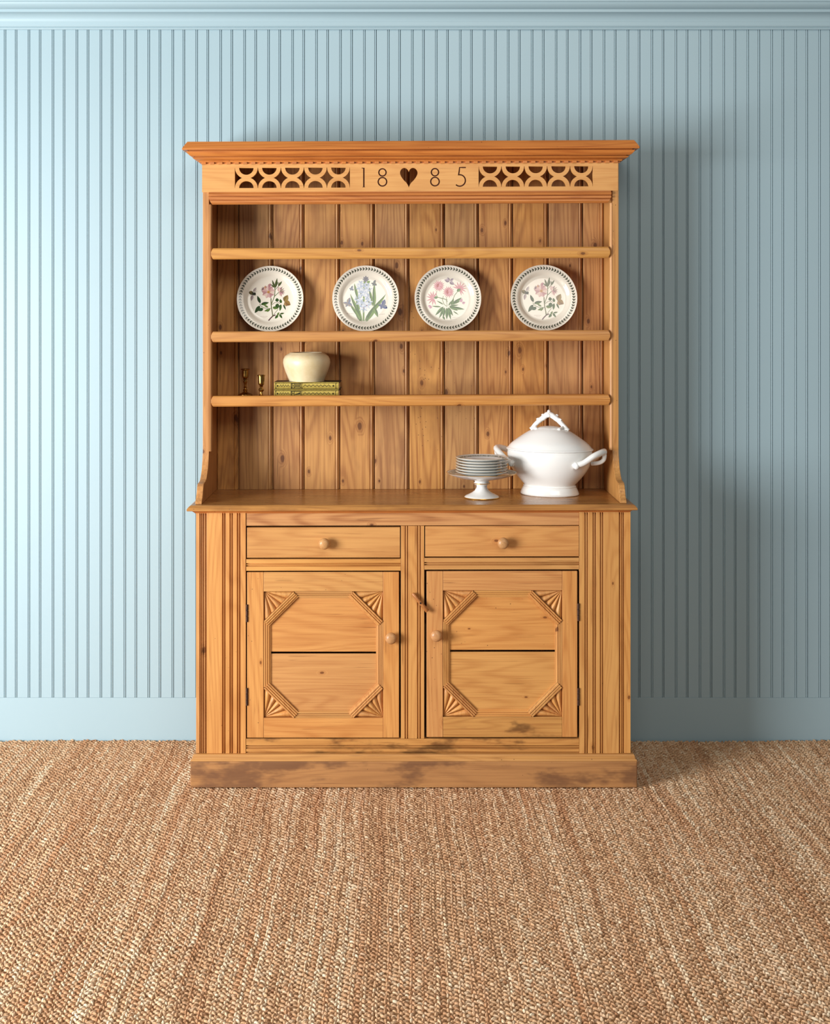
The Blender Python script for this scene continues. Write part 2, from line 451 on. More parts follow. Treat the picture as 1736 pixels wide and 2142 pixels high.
unit = np.vstack([np.c_[np.cos(t6), np.sin(t6), np.zeros(6)], np.c_[0.74 * np.cos(t6), 0.74 * np.sin(t6), 0.68 * np.ones(6)], [[0, 0, 1.0]]])
ca_, sa_ = np.cos(ang[idx]), np.sin(ang[idx])
lx = unit[None, :, 0] * lb[idx, None]; ly = unit[None, :, 1] * la[idx, None]
VX = xx[idx, None] + lx * ca_[:, None] - ly * sa_[:, None]
VY = yy[idx, None] + lx * sa_[:, None] + ly * ca_[:, None]
VZ = np.minimum(-0.0072 + unit[None, :, 2] * lh[idx, None], -0.0003)
verts = np.stack([VX, VY, VZ], -1).reshape(-1, 3).astype(np.float32)
quads = np.array([[i, (i + 1) % 6, 6 + (i + 1) % 6, 6 + i] for i in range(6)])
tris = np.array([[6 + i, 6 + (i + 1) % 6, 12] for i in range(6)])
base = (np.arange(nst) * 13)[:, None, None]
loops = np.concatenate([(quads[None] + base).reshape(nst, -1), (tris[None] + base).reshape(nst, -1)], 1).ravel()
starts1 = np.concatenate([np.arange(6) * 4, 24 + np.arange(6) * 3])
starts = (np.arange(nst)[:, None] * 42 + starts1[None]).ravel()
me = bpy.data.meshes.new('woven_yarn')
me.vertices.add(len(verts)); me.vertices.foreach_set('co', verts.ravel())
me.loops.add(len(loops)); me.loops.foreach_set('vertex_index', loops.astype(np.int32))
me.polygons.add(len(starts)); me.polygons.foreach_set('loop_start', starts.astype(np.int32))
me.polygons.foreach_set('use_smooth', np.ones(len(starts), dtype=bool))
ca = me.color_attributes.new('tint', 'FLOAT_COLOR', 'POINT')
sa = me.attributes.new('strand', 'FLOAT_VECTOR', 'POINT')
sv = np.zeros((nst, 13, 3), dtype=np.float32)
sv[:, :, 0] = unit[None, :, 0]; sv[:, :, 1] = unit[None, :, 1] * 1.7; sv[:, :, 2] = rng.random(nst)[:, None]
sa.data.foreach_set('vector', sv.ravel())
cc = np.ones((nst, 13, 4), dtype=np.float32); cc[:, :, :3] = colr[idx][:, None, :]
ca.data.foreach_set('color', cc.ravel())
me.update(); me.validate()
yarn = link('woven_yarn', me, M['jute'], rug); yarn['kind'] = 'stuff'

# ------------------------------------------------------------------ the dresser
DB = (0.030, -0.30, 0.0)
dresser = empty('dresser', DB, 'tall honey pine dresser dated 1885 with open plate rack and panelled doors', 'dresser')
def part(name, mb, mat, parent=None, bevel=0.0012, seg=2, smooth=0):
    me = mb.mesh(name, DB, lean=True)
    if smooth: smooth_by_angle(me, smooth)
    return link(name, me, mat, parent or dresser, bevel=bevel, seg=seg)

YP, YC, YR, YB = -0.513, -0.493, -0.309, -0.112       # plinth, cupboard, rack fronts; face of the back boards
dP, dC, dR, dB = CAMD + YP, CAMD + YC, CAMD + YR, CAMD + YB
YBK = -0.088                                          # back of the dresser
cx = lambda px: X(px, dC)
cz_ = lambda py: Z(py, dC)
rx = lambda px: X(px, dR)
rz = lambda py: Z(py, dR)

# plinth
pl0, pl1 = X(398, dP), X(1333, dP)
pz1, pz2 = Z(1593, dP), Z(1580, dP)
part('plinth', MB().around([(0, 0.0), (0, pz1), (-0.018, pz1), (-0.018, 0.0)], pl0, pl1, YP, YBK), M['plinth'], bevel=0.003, seg=3)
part('plinth_cap', MB().around([(-0.0005, pz1 + .0003), (-0.0008, pz1 + .003), (-0.003, pz1 + .006), (-0.006, pz1 + .008), (-0.0075, pz2 - .004), (-0.010, pz2), (-0.05, pz2), (-0.05, pz1 + .0003)],
     pl0, pl1, YP, YBK), M['plinth_top'], bevel=0.0006, smooth=30)
# cupboard carcase: sides, bottom, back
c0, c1 = cx(410), cx(1319)
ztop_c = Z(1069, dP)
ca_m = MB().box(c0 + .002, c0 + .022, YC + .012, YBK, .02, ztop_c).box(c1 - .022, c1 - .002, YC + .012, YBK, .02, ztop_c)
ca_m.box(c0 + .022, c1 - .022, YC + .03, YBK, cz_(1560), cz_(1550)).box(c0 + .022, c1 - .022, YBK - .012, YBK, .02, ztop_c)
part('cupboard_carcase', ca_m, M['side'])

def grooved(a, b, yf, t, cuts, chamfer=0.0):
    """outline (u, y) of a strip from a to b, front at yf, with round-bottomed cuts (centre, width, depth)"""
    pts = [(a, yf + t), (a, yf)]
    for c, w, dp in sorted(cuts):
        pts += [(c - w / 2, yf), (c - w * .36, yf + dp * .75), (c - w * .12, yf + dp), (c + w * .12, yf + dp), (c + w * .36, yf + dp * .75), (c + w / 2, yf)]
    pts += [(b, yf), (b, yf + t)]
    return pts
PXM = 1 / 610.2
zp_lo, zp_hi = pz2, ztop_c - 0.001
GW = 3.0 * PXM
# left and right pilasters (fluted board) and corner mouldings
def pilaster(a, b, cuts):
    part('pilaster', MB().prism(grooved(cx(a), cx(b), YC, .020, [(cx(c), GW, .0085) for c in cuts]), 'z', zp_lo, zp_hi), M['front_v'], bevel=0.0005, smooth=30)
pilaster(432.5, 514, (466, 470.2, 481.5, 485.7, 497, 501.5))
pilaster(1212, 1294.5, (1224, 1228.3, 1241, 1245.2, 1256.3, 1260.6))
def corner(a, b, cuts, rec):
    q = grooved(cx(a), cx(b), YC + .001, .020, [(cx(c), 2.6 * PXM, .009) for c in cuts])
    part('corner_moulding', MB().prism(q, 'z', zp_lo + .0005, zp_hi), M['front_v'], bevel=0.0006, smooth=30)
corner(410, 432.2, (418.4, 422.0, 425.8, 430.2), 0)
corner(1294.8, 1319, (1296.6, 1301.0, 1304.2), 0)
# rails and muntin
part('top_rail', MB().box(cx(514.6), cx(1211.6), YC + .003, YC + .022, cz_(1099.6), zp_hi), M['rail_h'])
part('muntin', MB().prism(grooved(cx(838.5), cx(887.3), YC, .02, [(cx(c), GW * .9, .008) for c in (847.8, 852.6, 873.8, 879)]), 'z', cz_(1545), cz_(1100.2)), M['front_v'], bevel=0.0005, smooth=30)
def rail_prof(y0, y1, cuts):
    return [(p[1], p[0]) for p in grooved(cz_(y1), cz_(y0), YC, .02, [(cz_(c), GW, .0085) for c in cuts])]
part('middle_rail', MB().prism(rail_prof(1169.4, 1193.6, (1179.2, 1183.4)), 'x', cx(515.2), cx(838.0)), M['front_h'], bevel=0.0005, smooth=30)
part('middle_rail', MB().prism(rail_prof(1167.4, 1191.6, (1177.2, 1181.4)), 'x', cx(887.8), cx(1211.4)), M['front_h'], bevel=0.0005, smooth=30)
part('bottom_rail', MB().prism(rail_prof(1545.6, 1580, (1560.5, 1565, 1574)), 'x', cx(515), cx(1211.6)), M['worn_h'], bevel=0.0005, smooth=30)

def knob(px, py, r, parent, yb=YC):
    k = r
    prof = [(0, -.002), (k * .62, -.002), (k * .60, .004), (k * .52, .008), (k * .62, .011), (k * .90, .016), (k * 1.0, .021), (k * .97, .026), (k * .82, .031), (k * .5, .0345), (0, .0355)]
    m = MB().lathe(prof, 28, axis='y', c=(cx(px), yb, cz_(py)))
    o = part('knob', m, M['knob'], parent, bevel=0, smooth=50); o['label'] = 'round turned wooden knob'
    return o
# drawers
def drawer(a, b, y0, y1, kx, ky):
    za, zb = cz_(y1), cz_(y0)
    q = [(YC + .02, za), (YC + .001, za), (YC - .0008, za + .0012), (YC - .0008, za + .005), (YC + .0012, za + .0056), (YC + .0004, za + .0068),
         (YC + .0004, zb - .0068), (YC + .0012, zb - .0056), (YC - .0008, zb - .005), (YC - .0008, zb - .0012), (YC + .001, zb), (YC + .02, zb)]
    d = part('drawer', MB().prism(q, 'x', cx(a), cx(b)), M['front_h'], bevel=0.0006)
    knob(kx, ky, .0196, d)
    return d
drawer(516.6, 836.6, 1103.0, 1166.6, 679, 1135)
drawer(889.4, 1211.0, 1101.0, 1164.6, 1051.7, 1134.5)

# doors
def door(a, b, y0, y1, s0, s1, r0, r1, gap, knobxy, hinge_x, hinge_ys):
    """a..b, y0..y1 door; s0/s1 inner stile edges; r0/r1 inner rail edges; all in measured front units"""
    fr = MB()
    A, B, T, Bt = cx(a), cx(b), cz_(y0), cz_(y1)
    S0, S1, R0, R1 = cx(s0), cx(s1), cz_(r0), cz_(r1)
    fr.box(A + .004, S0 + .002, YC + .0125, YC + .02, Bt + .004, T - .004).box(S1 - .002, B - .004, YC + .0125, YC + .02, Bt + .004, T - .004)
    fr.box(S0, S1, YC + .0125, YC + .02, R0 + .002, T - .004).box(S0, S1, YC + .0125, YC + .02, Bt + .004, R1 - .002)
    d = part('door', fr, M['front_v'])
    part('stile', MB().box(A, S0 - .0005, YC, YC + .0125, Bt, T), M['front_v'], d, bevel=0.0013)
    part('stile', MB().box(S1 + .0005, B, YC, YC + .0125, Bt, T), M['front_v'], d, bevel=0.0013)
    part('rail', MB().box(S0, S1, YC + .0005, YC + .0125, R0, T), M['front_h'], d, bevel=0.0010)
    o = part('rail', MB().box(S0, S1, YC + .0005, YC + .0125, Bt, R1), M['front_h'] if a < 800 else M['worn_h'], d, bevel=0.0010)
    yp = YC + .0115
    G = cz_(gap)
    part('panel_board', MB().box(S0, S1, yp, yp + .008, G + .0036, R0), M['front_h'], d, bevel=0.0012)
    part('panel_board', MB().box(S0, S1, yp, yp + .008, R1, G - .0036), M['front_h'], d, bevel=0.0012)
    # eight moulded strips
    W = 14.2 * PXM
    L = 61.5 * PXM
    def reed(h, w=W):
        return [(0, 0), (0, h), (w * .20, h), (w * .25, h - .0052), (w * .30, h - .0006), (w * .48, h - .0010), (w * .54, h - .0062), (w * .60, h - .0016), (w * .76, h - .0022), (w * .84, h - .0068), (w, h - .0068), (w, 0)]
    e = .0008
    x0, x1, z1, z0 = S0 + e, S1 - e, R0 - e, R1 + e
    c = L + .004
    strips = [((x1 - c, z1), (x0 + c, z1), .0100), ((x0 + c, z0), (x1 - c, z0), .0100),
              ((x0, z1 - c), (x0, z0 + c), .0100), ((x1, z0 + c), (x1, z1 - c), .0100)]
    for p, q, h in strips:
        part('panel_moulding', MB().bar(p, q, reed(h), yp), M['front_h'] if p[1] == q[1] else M['front_v'], d, bevel=0.0003)
    diag = [((x0 + L, z1), (x0, z1 - L)), ((x1, z1 - L), (x1 - L, z1)), ((x0, z0 + L), (x0 + L, z0)), ((x1 - L, z0), (x1, z0 + L))]
    for p, q in diag:
        part('corner_bar', MB().bar(p, q, reed(.0150, W * 1.06), yp), M['front_v'], d, bevel=0.0003)
    # carved fans, five petals in each corner
    for sx, sz, xc, zc in ((1, -1, x0, z1), (-1, -1, x1, z1), (1, 1, x0, z0), (-1, 1, x1, z0)):
        for k in range(5):
            m = MB(); nu, nt = 8, 7
            a0, a1 = math.pi / 2 * (k + .02) / 5, math.pi / 2 * (k + .98) / 5
            vs_ = []
            for it in range(nt + 1):
                t = 0.04 + 0.95 * it / nt
                for iu in range(nu + 1):
                    u = iu / nu; th = a0 + (a1 - a0) * u
                    rr = (L - .001) / (math.cos(th) + math.sin(th)) * t
                    h = .0015 + (.0098 * min(1, t * 1.25) ** .8 * (math.sin(math.pi * u) ** .75)) * (1 if it < nt else .8)
                    vs_.append((xc + sx * rr * math.cos(th), yp - h, zc + sz * rr * math.sin(th)))
            fs = [(i * (nu + 1) + j, i * (nu + 1) + j + 1, (i + 1) * (nu + 1) + j + 1, (i + 1) * (nu + 1) + j) for i in range(nt) for j in range(nu)]
            m.add(vs_, fs)
            nb = len(vs_)
            base_v = [(x, yp + .001, z) for x, y, z in vs_]
            rim = [j for j in range(nu + 1)] + [(i + 1) * (nu + 1) + nu for i in range(nt)] + [nt * (nu + 1) + j for j in range(nu - 1, -1, -1)] + [i * (nu + 1) for i in range(nt - 1, 0, -1)]
            m.v += [base_v[i] for i in rim]; m.c += [(1, 1, 1)] * len(rim)
            for i in range(len(rim)):
                j = (i + 1) % len(rim)
                m.f.append((rim[i], rim[j], nb + j, nb + i))
            part('petal', m, M['front_v'], d, bevel=0, smooth=50)
    knob(knobxy[0], knobxy[1], .0200, d)
    for hy in hinge_ys:
        hz = cz_(hy); hx = cx(hinge_x); hh = 18.5 * PXM
        m = MB()
        for k in range(3):
            z0_ = hz - hh + k * (2 * hh / 3)
            m.lathe([(0, z0_ + .0004), (.0042, z0_ + .0004), (.0042, z0_ + 2 * hh / 3 - .0008), (0, z0_ + 2 * hh / 3 - .0008)], 12, c=(hx, YC - .0012, 0))
        o = part('hinge', m, M['iron'], d, bevel=0, smooth=40); o['label'] = 'dark iron butt hinge'
    return d
door(516.8, 834.6, 1196.6, 1543.2, 551.6, 801, 1237.2, 1502, 1367.2, (818, 1332), 516.6, (1282, 1457))
door(892.2, 1207.6, 1195.2, 1542, 926.6, 1176, 1235.6, 1500, 1363.6, (912.5, 1327), 1209.6, (1280.5, 1457))
# wooden turn button on the muntin
p = Vector((cx(864), YC - .010, cz_(1241))); q = Vector((cx(893.5), YC - .014, cz_(1276)))
m = MB(); dirv = (q - p).normalized()
m.tube([p - dirv * .003, p, p.lerp(q, .3), p.lerp(q, .6), q, q + dirv * .002], [.0035, .0058, .0066, .0070, .0074, .006], 8)
tb = part('turn_button', m, M['latch'], bevel=0, smooth=50); tb['label'] = 'wooden turn button between the doors'
s_ = p.lerp(q, .52)
part('screw', MB().lathe([(0, -.006), (.0032, -.006), (.0032, .0085), (.0022, .0094), (0, .0094)], 12, axis='y', c=tuple(s_)), M['iron'], tb, bevel=0, smooth=40)

# worktop
ZT = Z(1057, dP)
t0, t1 = X(391.5, dP), X(1332.5, dP)
zt_b = Z(1068.5, dP)
th = ZT - zt_b
wp = [(0.0, zt_b), (.002, zt_b + .002), (.0015, zt_b + th * .35), (-.002, zt_b + th * .62), (-.006, zt_b + th * .85), (-.011, ZT), (-.016, ZT), (-.016, zt_b)]
wt = MB().around(wp, t0, t1, YP - .002, YBK)
wt.box(t0 + .016, t1 - .016, YP + .014, YBK, zt_b, ZT)
part('worktop', wt, M['top'], bevel=0.0008, smooth=25)
part('worktop_moulding', MB().around([(0, zt_b), (-.010, zt_b - .0085), (-.012, zt_b - .011), (-.03, zt_b - .011), (-.03, zt_b)], t0 + .012, t1 - .012, YP + .010, YBK), M['mould'], bevel=0.0004)

# rack sides with the scrolled foot
r0, r1 = rx(424), rx(1294)
TS = 0.0225
zc_top = rz(343)
def side_outline():
    pts = [(YBK, ZT + .0003), (YBK, 2.20), (YR, 2.20), (YR, Z(943, dR))]
    for yv, py in ((-.313, 953), (-.320, 965), (-.333, 980), (-.350, 992), (-.372, 1002), (-.388, 1006), (-.402, 1007.5), (-.406, 1008.5), (-.412, 1008.6),
                   (-.426, 1011), (-.437, 1016), (-.446, 1024), (-.453, 1033), (-.462, 1041), (-.475, 1048), (-.479, 1052)):
        pts.append((yv, Z(py, CAMD + yv)))
    pts.append((-.480, ZT + .0003))
    return pts
for xa, xb in ((r0, r0 + TS), (r1 - TS, r1)):
    part('side_panel', MB().prism(side_outline(), 'x', xa, xb), M['side'], bevel=0.0016)
# quarter-round beads down the inner front edges of the sides
for sx, xe in ((1, r0 + TS), (-1, r1 - TS)):
    xe += sx * .0004
    q = [(xe, YR + .012)] + [(xe + sx * .010 * math.sin(a), YR + .009 - .010 * math.cos(a)) for a in [math.pi / 2 * k / 6 for k in range(7)]] + [(xe + sx * .010, YR + .012)]
    part('edge_bead', MB().prism(q, 'z', Z(943, dR), rz(426)), M['side'], bevel=0, smooth=30)

# back boards
joints = [446, 499, 570.5, 636, 710.5, 783, 855.5, 930, 1001, 1072.5, 1147, 1219, 1285]
zb0, zb1 = ZT + .0005, 2.195
for a, b in zip(joints[:-1], joints[1:]):
    xa, xb = X(a, dB) + .0021, X(b, dB) - .0021
    xa = max(xa, r0 + TS + .0005); xb = min(xb, r1 - TS - .0005)
    yv = YB + random.uniform(-.0008, .0012)
    q = [(xa, yv + .016), (xa, yv + .004), (xa + .003, yv), (xb - .0155, yv), (xb - .0145, yv + .0032), (xb - .0135, yv + .0032), (xb - .012, yv + .0005),
         (xb - .0085, yv - .0006), (xb - .005, yv + .0008), (xb - .0042, yv + .004), (xb - .0036, yv + .006), (xb, yv + .006), (xb, yv + .016)]
    part('back_board', MB().prism(q, 'z', zb0, zb1), M['board'], bevel=0.0004)
part('back_batten', MB().box(r0 + TS, r1 - TS, YB + .0165, YBK, zb0, zb1), M['board'], bevel=0)

# shelves with their front strips
shelf_z = {}
for i, (ya, yb_, lip) in enumerate(((517.5, 541, .004), (692, 714.4, .004), (827, 849.4, .010))):
    dS = dR - .008
    za, zb = Z(yb_, dS), Z(ya, dS)
    shelf_z[i] = zb - lip
    sh = part('shelf', MB().box(r0 + TS, r1 - TS, YR + .010, YB, max(za + .004, zb - lip - .020), zb - lip), M['shelf'], bevel=0.0008)
    xa, xb = X(440, dS), X(1277.5, dS)
    zm = (za + zb) / 2; hh = (zb - za) / 2
    q = []                                   # plan and section: bull-nosed strip with pointed, mitred ends
    m = MB()
    sec = [(YR + .010, za), (YR - .003, za), (YR - .0075, za + hh * .22), (YR - .009, zm - hh * .3), (YR - .009, zm + hh * .3), (YR - .0075, zb - hh * .22), (YR - .003, zb), (YR + .010, zb)]
    def ring(xe, sgn):
        out = []
        for y, z in sec:
            k = abs(z - zm) / hh
            out.append((xe + sgn * (.010 * max(0, k - .1) if y < YR + .005 else .012), y, z))
        return out
    n = len(sec)
    v = ring(xa, 1) + ring(xb, -1)
    f = [(k, (k + 1) % n, (k + 1) % n + n, k + n) for k in range(n)] + [tuple(range(n))[::-1], tuple(range(n, 2 * n))]
    m.add(v, f)
    part('shelf_edge', m, M['shelf'], sh, bevel=0.0008)

# frieze: pierced board with the carved date
fz0, fz1 = rz(400.5), rz(342)
fx0, fx1 = rx(423), rx(1292.5)
def arc(cx0, cy0, rx_, ry_, a0, a1, n=14):
    return [(cx0 + rx_ * math.cos(math.radians(a0 + (a1 - a0) * i / n)), cy0 + ry_ * math.sin(math.radians(a0 + (a1 - a0) * i / n))) for i in range(n + 1)]
def fret(x0, x1, yt, yb):
    """loops in photo units of one pierced panel, five columns of facing half rings"""
    out = []; w = (x1 - x0) / 5; ym = (yt + yb) / 2; ro_x = w / 2 - .5; ro_y = (yb - yt) / 2 + 1.6
    out_h = 15.2
    for c in range(5):
        xc = x0 + (c + .5) * w
        out.append(arc(xc, yt, out_h, 14.6, 0, 180))
        out.append(arc(xc, yb, out_h, 14.6, 180, 360))
    tip = ro_x * math.sqrt(1 - ((yb - yt) / 2 / ro_y) ** 2)
    for c in range(6):
        xb = x0 + c * w
        pts = []
        if c > 0:                                     # left flank, from the tip up then down
            xl = xb - w / 2
            xs = [xl + tip + (ro_x - tip) * (1 - math.cos(math.pi / 2 * i / 9)) ** 1 if False else xl + tip + (ro_x - tip) * math.sin(math.pi / 2 * i / 9) for i in range(10)]
            up = [(x, yt + ro_y * math.sqrt(max(0, 1 - ((x - xl) / ro_x) ** 2))) for x in xs]
            dn = [(x, yb - ro_y * math.sqrt(max(0, 1 - ((x - xl) / ro_x) ** 2))) for x in xs]
        if c < 5:
            xr = xb + w / 2
            xs2 = [xr - tip - (ro_x - tip) * math.sin(math.pi / 2 * i / 9) for i in range(10)]
            up2 = [(x, yt + ro_y * math.sqrt(max(0, 1 - ((x - xr) / ro_x) ** 2))) for x in xs2]
            dn2 = [(x, yb - ro_y * math.sqrt(max(0, 1 - ((x - xr) / ro_x) ** 2))) for x in xs2]
        if c == 0: lp = [(xb, yt + .3)] + up2[::-1][0:-1] + [up2[0]] + dn2[1:] + [(xb, yb - .3)]
        elif c == 5: lp = [(xb, yt + .3)] + up[::-1] + dn[1:] + [(xb, yb - .3)]
        else: lp = up2[::-1] + dn2[1:] + dn[::-1] + up[1:]
        out.append(lp)
    return out
def ribbon(pts, w):
    L_, R_ = [], []
    for i, p_ in enumerate(pts):
        a = Vector(pts[max(0, i - 1)]); b = Vector(pts[min(len(pts) - 1, i + 1)])
        d_ = (b - a).normalized(); n_ = Vector((-d_.y, d_.x)) * w / 2
        L_.append((p_[0] + n_.x, p_[1] + n_.y)); R_.append((p_[0] - n_.x, p_[1] - n_.y))
    return L_ + R_[::-1]
YM = 371.0
heart = []
for i in range(48):
    t = 2 * math.pi * i / 48
    hx = 16 * math.sin(t) ** 3; hy = 13 * math.cos(t) - 5 * math.cos(2 * t) - 2 * math.cos(3 * t) - math.cos(4 * t)
    if hy < -8: hx *= 0.86
    yy_ = YM - 4.3 - hy * (1.30 if hy > 0 else 1.56)
    heart.append((855 + hx * 1.15, yy_))
def circ(x, y, r, n=28): return [(x + r * math.cos(2 * math.pi * i / n), y + r * math.sin(2 * math.pi * i / n)) for i in range(n)]
SW = 2.8
def eight(x):
    a, b = 9.0, 10.3
    y1_, y2_ = YM - 10.4, YM - 10.4 + a + b + .25
    return [circ(x, y1_, a), circ(x, y1_, a - SW), circ(x, y2_, b), circ(x, y2_, b - SW)]
one = [ribbon([(761, YM - 20.5), (761, YM + 20.5)], 3.0)]
one[0] = [(756.5, YM - 20.5), (762.6, YM - 20.5), (762.6, YM + 19.4), (764.6, YM + 20.6), (757.2, YM + 20.6), (759.6, YM + 19.4), (759.6, YM - 18.6), (756.5, YM - 19.2)]
bowl5 = [(961.6 + 11.8 * math.cos(math.radians(a_)), YM + 7.0 + 12.0 * math.sin(math.radians(a_))) for a_ in range(-92, 146, 14)]
five = [ribbon([(974.5, YM - 20), (968, YM - 20), (961.2, YM - 20), (960.4, YM - 12), (959.0, YM - 3.8)] + bowl5, SW)]
numerals = [one, eight(800), eight(909.8), five]
fret_l = fret(491.3, 732, 350.0, 392.2); fret_r = fret(1001, 1239.8, 349.0, 391.4)
toW = lambda lp: [(rx(x), rz(y)) for x, y in lp]
frame_lp = [(fx0, fz0), (fx1, fz0), (fx1, fz1), (fx0, fz1)]
holes = [toW(l) for l in fret_l + fret_r + [heart]]
num_lp = [toW(l) for g in numerals for l in g]
fm = outline_mesh('frieze', [frame_lp] + holes + num_lp, YR - .003, YR + .0015, DB)
frieze = link('frieze', fm, M['frieze'], dresser)
frieze['label'] = 'pierced frieze board carved 18 heart 85'
fm2 = outline_mesh('frieze_backing', [frame_lp] + holes, YR + .0016, YR + .012, DB)
link('frieze_backing', fm2, M['frieze'], frieze)
for g in numerals:
    nm = outline_mesh('numeral', [toW(l) for l in g], YR + .0002, YR + .0012, DB)
    o = link('numeral', nm, M['dark_cut'], frieze)
    o['label'] = 'dark carved date numeral'
# top of the rack behind the frieze
part('rack_top', MB().box(r0 + .001, r1 - .001, YR + .012, YBK, 2.196, 2.208), M['side'])
# cornice
def oz(o, py): return (o, Z(py, dR - o))
cprof = [oz(.000, 342.5), oz(.004, 342.0), oz(.004, 338.6), oz(.009, 338.2), oz(.011, 336.5), oz(.012, 335), oz(.019, 333.2), oz(.027, 331.0), oz(.031, 328.8), oz(.0315, 327.8), oz(.0235, 327.2), oz(.0240, 326.0),
         oz(.034, 325.6), oz(.041, 323.0), oz(.046, 319.6), oz(.050, 315.6), oz(.0505, 314.8), oz(.0415, 314.2), oz(.0420, 312.8), oz(.0625, 311.6), oz(.0640, 309.6), oz(.0610, 306.0), oz(.047, 294.6), (-.02, Z(294.6, dR - .047)), (-.02, Z(342.5, dR))]
part('cornice', MB().around(cprof, r0, r1, YR, YBK), M['mould'], bevel=0.0004, smooth=28)
corn = [o for o in dresser.children if o.name.startswith('cornice')][0]
dent_me = None
step_px = 17.45
nd = 51
for k in range(nd):
    px = 421.5 + 6 + k * (1293 - 421.5 - 12) / (nd - 1)
    if dent_me is None:
        dent_me = MB().box(-.0072, .0072, -.0085, 0.001, -.0068, 0).mesh('dentil')
    o = link('dentil', dent_me, M['mould'], corn, bevel=0.0006)
    xw = rx(px); zw = Z(338.4, dR)
    o.location = (xw - DB[0], YR - .0035 - DB[1], zw + sag(xw, zw) - DB[2])
# moulding under the frieze
def oz2(o, py): return (YR - o, Z(py, dR - o))
mp = [oz2(-.004, 400.3), oz2(.006, 400.6), oz2(.0065, 402.2), oz2(.0125, 403.4), oz2(.0145, 405.6), oz2(.0125, 408.4), oz2(.0045, 409.4), oz2(.0045, 410.8), oz2(.0125, 411.0), oz2(.0125, 415.4), oz2(.0045, 415.8), oz2(.0045, 417.2),
      oz2(.0115, 418.4), oz2(.0120, 421.4), oz2(.0080, 424.6), oz2(.0040, 426.4), oz2(-.004, 426.6)]
n = len(mp); mm = MB()
def mring(x, sgn):
    zlo = mp[-1][1]; zhi = mp[0][1]
    return [(x + sgn * .011 * max(0.0, 1 - (z - zlo) / (0.42 * (zhi - zlo))), y, z) for y, z in mp]
mm.add(mring(X(437.5, dR), 1) + mring(X(1277.5, dR), -1), [(k, (k + 1) % n, (k + 1) % n + n, k + n) for k in range(n)] + [tuple(range(n))[::-1], tuple(range(n, 2 * n))])
part('frieze_moulding', mm, M['mould'], bevel=0.0004, smooth=28)

# ------------------------------------------------------------------ china with printed flowers
PR = 0.1222
prof_f = [(0, .0045), (.30, .0045), (.60, .0045), (.68, .0048), (.705, .0062), (.73, .0088), (.78, .0128), (.815, .0148), (.83, .0150), (.90, .0168), (.96, .0186), (.985, .0194)]
prof_b = [(1.0, .0196), (1.003, .0185), (.995, .0168), (.93, .0142), (.82, .0105), (.74, .0050), (.66, .0015), (.64, .0), (.62, .0), (.61, .0016), (.3, .0016), (0, .0016)]
def height(r):
    for (a, ha), (b, hb) in zip(prof_f[:-1], prof_f[1:]):
        if a <= r <= b: return ha + (hb - ha) * (r - a) / (b - a)
    return prof_f[-1][1]
plate_me = MB().lathe([(r * PR, h) for r, h in prof_f + prof_b], 96).mesh('dinner_plate')
smooth_by_angle(plate_me, 60)

class Art:
    """flat coloured shapes laid on the plate surface; units: plate radius = 1, v up"""
    def __init__(s): s.m = MB(); s.k = 0
    def poly(s, pts, col):
        s.k += 1; lift = .00018 + .000012 * (s.k % 24)
        v = [(x * PR, y * PR, height(math.hypot(x, y)) + lift) for x, y in pts]
        s.m.add(v, [tuple(range(len(v)))], tuple(c_ ** 1.25 * .72 for c_ in lin(col)))
    def leaf(s, x, y, L, w, deg, col, col2=None, bend=0.0):
        a = math.radians(deg); n = 7; up, dn, mid = [], [], []
        for i in range(n + 1):
            t = i / n; wd = w / 2 * math.sin(math.pi * t ** .8) ** .9
            u = t * L; b = bend * L * math.sin(math.pi * t * .5) ** 2
            for lst, s_ in ((up, 1), (dn, -1), (mid, 0)):
                lu, lv = u, b + s_ * wd
                lst.append((x + lu * math.cos(a) - lv * math.sin(a), y + lu * math.sin(a) + lv * math.cos(a)))
        for half, cc_ in ((up, col), (dn, col2 or col)):
            for i in range(n):
                q = [mid[i], mid[i + 1], half[i + 1], half[i]] if half is dn else [mid[i], half[i], half[i + 1], mid[i + 1]]
                q = [p_ for j, p_ in enumerate(q) if j == 0 or (abs(p_[0] - q[j - 1][0]) + abs(p_[1] - q[j - 1][1])) > 1e-6]
                if len(q) >= 3: s.poly(q[::-1], cc_); s.k -= 1
            s.k += 1
    def stem(s, pts, w, col):
        rb = ribbon(pts, w); n = len(pts)
        for i in range(n - 1):
            s.poly([rb[i], rb[i + 1], rb[2 * n - 2 - i], rb[2 * n - 1 - i]][::-1], col); s.k -= 1
        s.k += 1
    def dot(s, x, y, r, col, sx=1, sy=1, deg=0):
        a = math.radians(deg)
        s.poly([(x + r * (sx * math.cos(t) * math.cos(a) - sy * math.sin(t) * math.sin(a)), y + r * (sx * math.cos(t) * math.sin(a) + sy * math.sin(t) * math.cos(a))) for t in [2 * math.pi * i / 12 for i in range(12)]], col)
    def mesh(s, name): return s.m.mesh(name, colors=True)

def border():
    A = Art(); n = 66; G, G2 = (52, 66, 30), (38, 50, 26)
    for i in range(n):
        th = 2 * math.pi * i / n; r = .902
        x, y = r * math.cos(th), r * math.sin(th)
        dirn = math.degrees(th) + (90 if True else -90)
        A.leaf(x, y, .074, .027, dirn + 40, G); A.leaf(x, y, .074, .027, dirn - 40, G2)
        t2 = 2 * math.pi * (i + 1) / n
        A.stem([(x, y), (r * math.cos(t2), r * math.sin(t2))], .007, (86, 96, 50))
    return A.mesh('leaf_border')
border_me = border()
